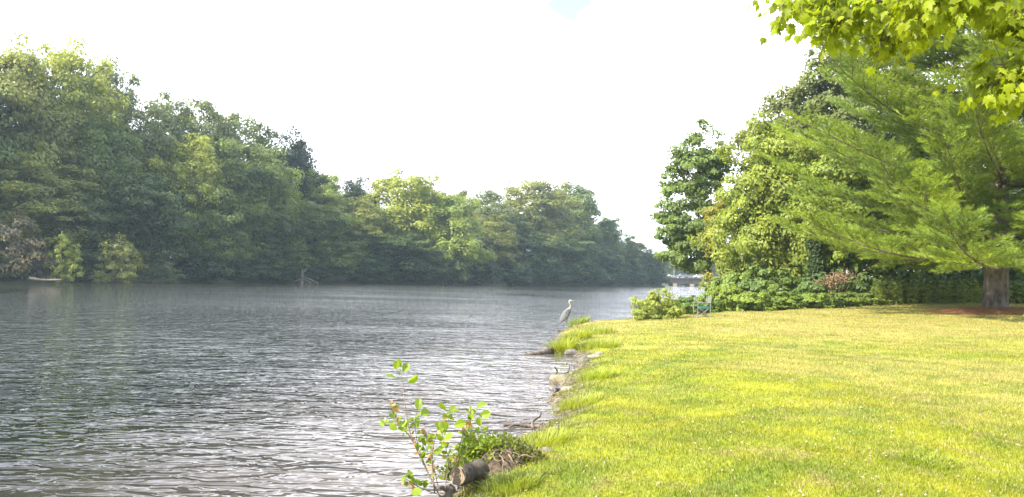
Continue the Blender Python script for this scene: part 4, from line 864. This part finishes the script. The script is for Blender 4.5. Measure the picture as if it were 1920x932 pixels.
sticks('dead_branch', 'pale stick across the mud right of the forked driftwood', 'driftwood', [(W(1010, 806, .06), W(1038, 805, .09), .018, .014)], M_DEAD, 2)
sticks('dead_branch', 'upright dark twig stuck beside the mossy boulder', 'driftwood', [(W(1040, 706, -.05), W(1039, 706, .01)+np.array((0, 0, .20)), .02, .012)], seed=3)
for kk_, (lab_, segs_) in enumerate([
    ('slanting dark stick below the mossy boulder', [(W(1030, 712, .1), W(1042, 735, .02), .018, .026)]),
    ('thick dark drift stick lying against the bank below the mossy boulder', [(W(1036, 730), W(1062, 722, .1), .03, .016)]),
    ('dark wet chunk of wood at the water below the thick drift stick', [(W(1034, 740), W(1052, 735, .05), .028, .018)]),
    ('lowest small dark stick at the waterline above the inlet', [(W(1034, 750), W(1048, 746, .03), .02, .012)]),
    ('dark stick behind the mossy boulder, touching the grass', [(W(1056, 700, .04), W(1066, 695, .12), .022, .012)]),
    ('second upright twig, right behind the mossy boulder', [(W(1066, 700, -.02), W(1067, 697, .02)+np.array((0, 0, .16)), .015, .01)])]):
    sticks('driftwood', lab_, 'driftwood', segs_, seed=20+kk_)
sticks('sunken_log', 'dark waterlogged log slanting into the river below the grass clump', 'log', [(W(982, 668, -.03), W(1042, 655, .10), .07, .11)], seed=5)
sticks('dead_branch', 'short pale stub leaning on the bank right of the heron feet', 'driftwood', [(on(1090, 628, .16), on(1082, 626, .16)+np.array((0, 0, .26)), .05, .03)], M_DEAD, 6)
sticks('dead_branch', 'bare stick lying on the water edge behind the heron legs', 'driftwood', [(on(1046, 620, .03), on(1078, 617, .10), .02, .02), (on(1055, 622, .03), on(1044, 616, .10), .015, .01)], M_DEAD, 7)
sticks('dead_branch', 'long bare branch leaning out of the small yellow brown tree', 'driftwood', [(at(1372, 520, 48), at(1338, 378, 48), .06, .02)], M_DEAD, 8)

# ------------------------------------------------------------------ stump, leafy clump and sapling in the foreground
rg = np.random.default_rng(91)
b0 = on(935, 905, .0); r = empty('earth_mound', (b0[0], b0[1], .04)); mb = MB(); nu, nv = 40, 14
u = np.linspace(0, 2*PI, nu, endpoint=False); v = np.linspace(0, 1, nv); V, U = np.meshgrid(v, u, indexing='ij'); X = .44*V*np.cos(U); Y = .34*V*np.sin(U); Z = .34*(1-V**2)+.03*np.sin(X*17+1)*np.cos(Y*21)+.02*np.sin(X*40)*np.sin(Y*37)-.06*(V > .95)
i = np.arange(nv-1)[:, None]*nu; j = np.arange(nu)[None]; mb.add(np.stack([X, Y, Z], -1).reshape(-1, 3), np.stack([i+j, i+nu+j, i+nu+(j+1) % nu, i+(j+1) % nu], -1).reshape(-1, 4))
md, N_, L_, P_ = newmat('damp_earth'); n_ = noise(N_, L_, 26, 8, .7); L_.new(mixc(N_, L_, mrange(N_, L_, n_.outputs['Fac'], .38, .62), (.035, .024, .016), (.15, .11, .075)), P_.inputs['Base Color']); P_.inputs['Roughness'].default_value = .95
bp = N_.new('ShaderNodeBump'); bp.inputs['Distance'].default_value = .03; L_.new(n_.outputs['Fac'], bp.inputs['Height']); L_.new(bp.outputs[0], P_.inputs['Normal'])
obj('soil', mb.mesh('soil', md, True), r)
for k in range(16):
    a = rg.random()*2*PI; q = rg.uniform(.1, .4); c = np.array((q*math.cos(a), q*.75*math.sin(a), .34*(1-q*q/.2))); mb = MB()
    d = np.array((math.cos(a), math.sin(a), -.3)); tube(mb, bend(rg, c, c+d*rg.uniform(.1, .28)+rg.normal(0, .06, 3), 6, .15), np.linspace(.012, .003, 6), 5); obj('root', mb.mesh('root', M_TWIG, True), r)
tag(r, 'dark earthy root mound at the water edge under the sapling', 'mound')
# cut log
a = at(858, 892, 7.0); c = at(918, 938, 7.55); a[2] = max(a[2], .10); lg = empty('cut_log', (a[0], a[1], a[2])); d = (c-a); d[2] = -.05
mb = MB(); P = np.linspace(0, 1.25, 14)[:, None]*d[None]*.55; rr = .090+.010*np.sin(np.linspace(0, 9, 14)); tube(mb, P, rr, 22, wob=.05, rng=rg, cap=False); obj('log_bark', mb.mesh('log_bark', M_DEAD, True), lg)
m, N_, L_, P_ = newmat('end_grain'); wv = N_.new('ShaderNodeTexWave'); wv.wave_type = 'RINGS'; wv.rings_direction = 'SPHERICAL'; wv.inputs['Scale'].default_value = 16; wv.inputs['Distortion'].default_value = 4; t = N_.new('ShaderNodeTexCoord'); L_.new(t.outputs['Object'], wv.inputs[0])
L_.new(mixc(N_, L_, wv.outputs['Fac'], (.13, .095, .06), (.27, .21, .145)), P_.inputs['Base Color']); P_.inputs['Roughness'].default_value = .9
mb = MB(); dn = nrm(d); tube(mb, [dn*-.006, dn*.01], [.086, .089], 22); obj('cut_face', mb.mesh('cut_face', m), lg)
tag(lg, 'weathered grey log with a sawn end at the foot of the sapling', 'log')
sticks('driftwood', 'gnarled root arm reaching down to the water left of the sawn log', 'driftwood', [(at(842, 925, 6.95), at(800, 960, 6.7), .035, .02), (at(846, 915, 6.95), at(838, 960, 6.8), .05, .04), (at(846, 915, 6.95), at(822, 915, 6.8), .025, .015)], M_DEAD, 12)
# leafy clump
def smallclump(px, py, z, sx, sy, sz, n, leaf, color, label, seed, name='leafy_clump', mat=M_SAPL, asp=.7, group='leafy clumps on the root mound'):
    rg = np.random.default_rng(seed); b = on(px, py, z); mb = MB(); d = nrm(rg.normal(size=(n, 3))); d[:, 2] = abs(d[:, 2]); q = rg.random(n)**.45; P = d*q[:, None]*np.array((sx, sy, sz)); dd = d+rg.normal(0, .6, (n, 3)); nn = d*.5+rg.normal(0, .5, (n, 3))+np.array((0, 0, .5)); sz_ = leaf*rg.uniform(.6, 1.3, n)
    leaves(mb, P, dd, nn, sz_, sz_*asp, rg.random(n)); st = MB()
    for k in range(10): tube(st, bend(rg, (0, 0, -.05), P[rg.integers(n)], 5, .08), np.linspace(.006, .002, 5), 4, cap=False)
    r = empty(name, (b[0], b[1], z)); obj('foliage', mb.mesh('foliage', mat), r, color); obj('stems', st.mesh('stems', M_TWIG, True), r); tag(r, label, 'plant', group)
smallclump(905, 860, .24, .34, .22, .24, 800, .06, (.17, .23, .03), 'bright green leafy clump right of the sapling stems', 1)
smallclump(938, 852, .26, .36, .26, .24, 1000, .042, (.13, .16, .035), 'olive brown small leaved clump crowning the root mound', 2)
smallclump(980, 866, .22, .28, .22, .18, 750, .034, (.10, .11, .035), 'dry brownish tuft at the right shoulder of the root mound', 3)
smallclump(866, 900, .14, .26, .18, .22, 420, .055, (.13, .17, .03), 'green leaves crowding over the sawn log', 4)
# sapling
def pt(px, py, D): return at(px, py, D)
def roundleaf(mb, c, d, nn, s, t):
    d = nrm(d); sd_ = nrm(np.cross(d, nn)); n2 = np.cross(sd_, d); a = np.linspace(0, 2*PI, 12, endpoint=False); u = .5-.5*np.cos(a); wdt = .38*np.sin(a)*(.75+.5*u)
    P = c+d*(u*s)[:, None]+sd_*(wdt*s)[:, None]+n2*(abs(wdt)*.35*s)[:, None]-n2*(u*u*.18*s)[:, None]; V = np.vstack([P, (c+d*.5*s-n2*.045*s)[None]]); mb.add(V, [(k, (k+1) % 12, 12) for k in range(12)], t)
ST = [[(832, 945), (800, 882), (772, 826), (762, 780), (757, 735), (752, 703)], [(790, 862), (768, 815), (748, 800), (737, 778), (731, 755)], [(815, 925), (808, 850), (822, 800), (838, 780), (845, 768)], [(848, 905), (858, 850), (868, 815), (878, 790), (884, 762)], [(800, 880), (784, 840), (778, 800), (779, 776)], [(830, 930), (795, 918), (770, 905), (756, 893)], [(845, 900), (868, 845), (890, 830), (905, 800)], [(822, 915), (812, 870), (798, 840), (800, 812)], [(835, 915), (842, 860), (832, 830), (826, 800)]]
TIPS = [[(742, 684), (757, 690), (742, 702), (765, 708), (750, 680)], [(737, 757), (730, 786), (748, 792), (722, 788), (744, 798)], [(846, 767), (835, 760), (838, 798), (852, 790)], [(881, 775), (895, 757), (884, 755), (900, 772), (898, 790), (879, 800)], [(780, 777), (784, 760), (790, 772)], [(756, 897), (772, 915)], [(905, 800), (892, 812), (880, 820)], [(800, 812), (790, 820)], [(826, 800), (835, 812)]]
sp_ = empty('sapling', tuple(pt(832, 940, 6.8))); o0 = pt(832, 940, 6.8); tag(sp_, 'young sapling with round bright leaves leaning over the water in the foreground', 'sapling'); lg_ = MB(); lo = MB()
for k, (S_, tp) in enumerate(zip(ST, TIPS)):
    Dk = 6.8+.22*math.sin(k*2.1); P = np.array([pt(a, b, 6.8+(Dk-6.8)*i/len(S_)) for i, (a, b) in enumerate(S_)]); t = np.linspace(0, len(P)-1, 20); P = np.stack([np.interp(t, range(len(P)), P[:, c]) for c in range(3)], 1)
    for _ in range(2): P[1:-1] = (P[:-2]+2*P[1:-1]+P[2:])/4
    P = P-o0; mb = MB(); tube(mb, P, np.linspace(.0075 if k in (0, 2, 3) else .005, .0022, 20), 6); obj('stem', mb.mesh('stem', M_TWIG, True), sp_)
    for (a, b) in tp:
        c = pt(a, b+8, Dk)-o0; e = P[-1]; dv = nrm(c-e)*.5+np.array((rg.normal(0, .3), rg.normal(0, .3), .6)); roundleaf(lg_, c, dv, rg.normal(0, .5, 3)+np.array((-.4, -.9, .4)), rg.uniform(.075, .11), rg.uniform(.4, 1))
        tube(lg_, [P[-2], (P[-2]+c)/2, c], .0015, 4, cap=False)
    for q in range(24 if k else 6):
        c = P[rg.integers(3 if k else 3, 19 if k else 11)]; dv = rg.normal(0, .7, 3)+np.array((0, 0, .35)); dry = rg.random() < .2
        roundleaf(lo if dry else lg_, c+nrm(dv)*.015, dv, rg.normal(0, .7, 3)+np.array((-.3, -.6, .5)), rg.uniform(.035, .08), rg.random())
obj('leaves', lg_.mesh('leaves', M_SAPL), sp_, (.17, .25, .025)); obj('dry_leaves', lo.mesh('dry_leaves', leafmat('rusty_leaves', (.36, .20, .10), trans=.3, nscale=9)), sp_)

# ------------------------------------------------------------------ haze
HAZE = True
if HAZE:
    m = bpy.data.materials.new('haze_air'); m.use_nodes = True; N_ = m.node_tree.nodes; N_.remove(N_['Principled BSDF'])
    v = N_.new('ShaderNodeVolumePrincipled'); v.inputs['Color'].default_value = (.66, .84, 1.0, 1); v.inputs['Density'].default_value = .00036; v.inputs['Anisotropy'].default_value = .2
    m.node_tree.links.new(v.outputs[0], N_['Material Output'].inputs['Volume'])
    mb = MB(); box(mb, (0, 300, 20), (1840, 1240, 46)); tag(obj('haze', mb.mesh('haze', m)), 'thin pale summer haze over the river', 'haze', kind='stuff')
    SC.cycles.volume_step_rate = 10; SC.cycles.volume_max_steps = 64
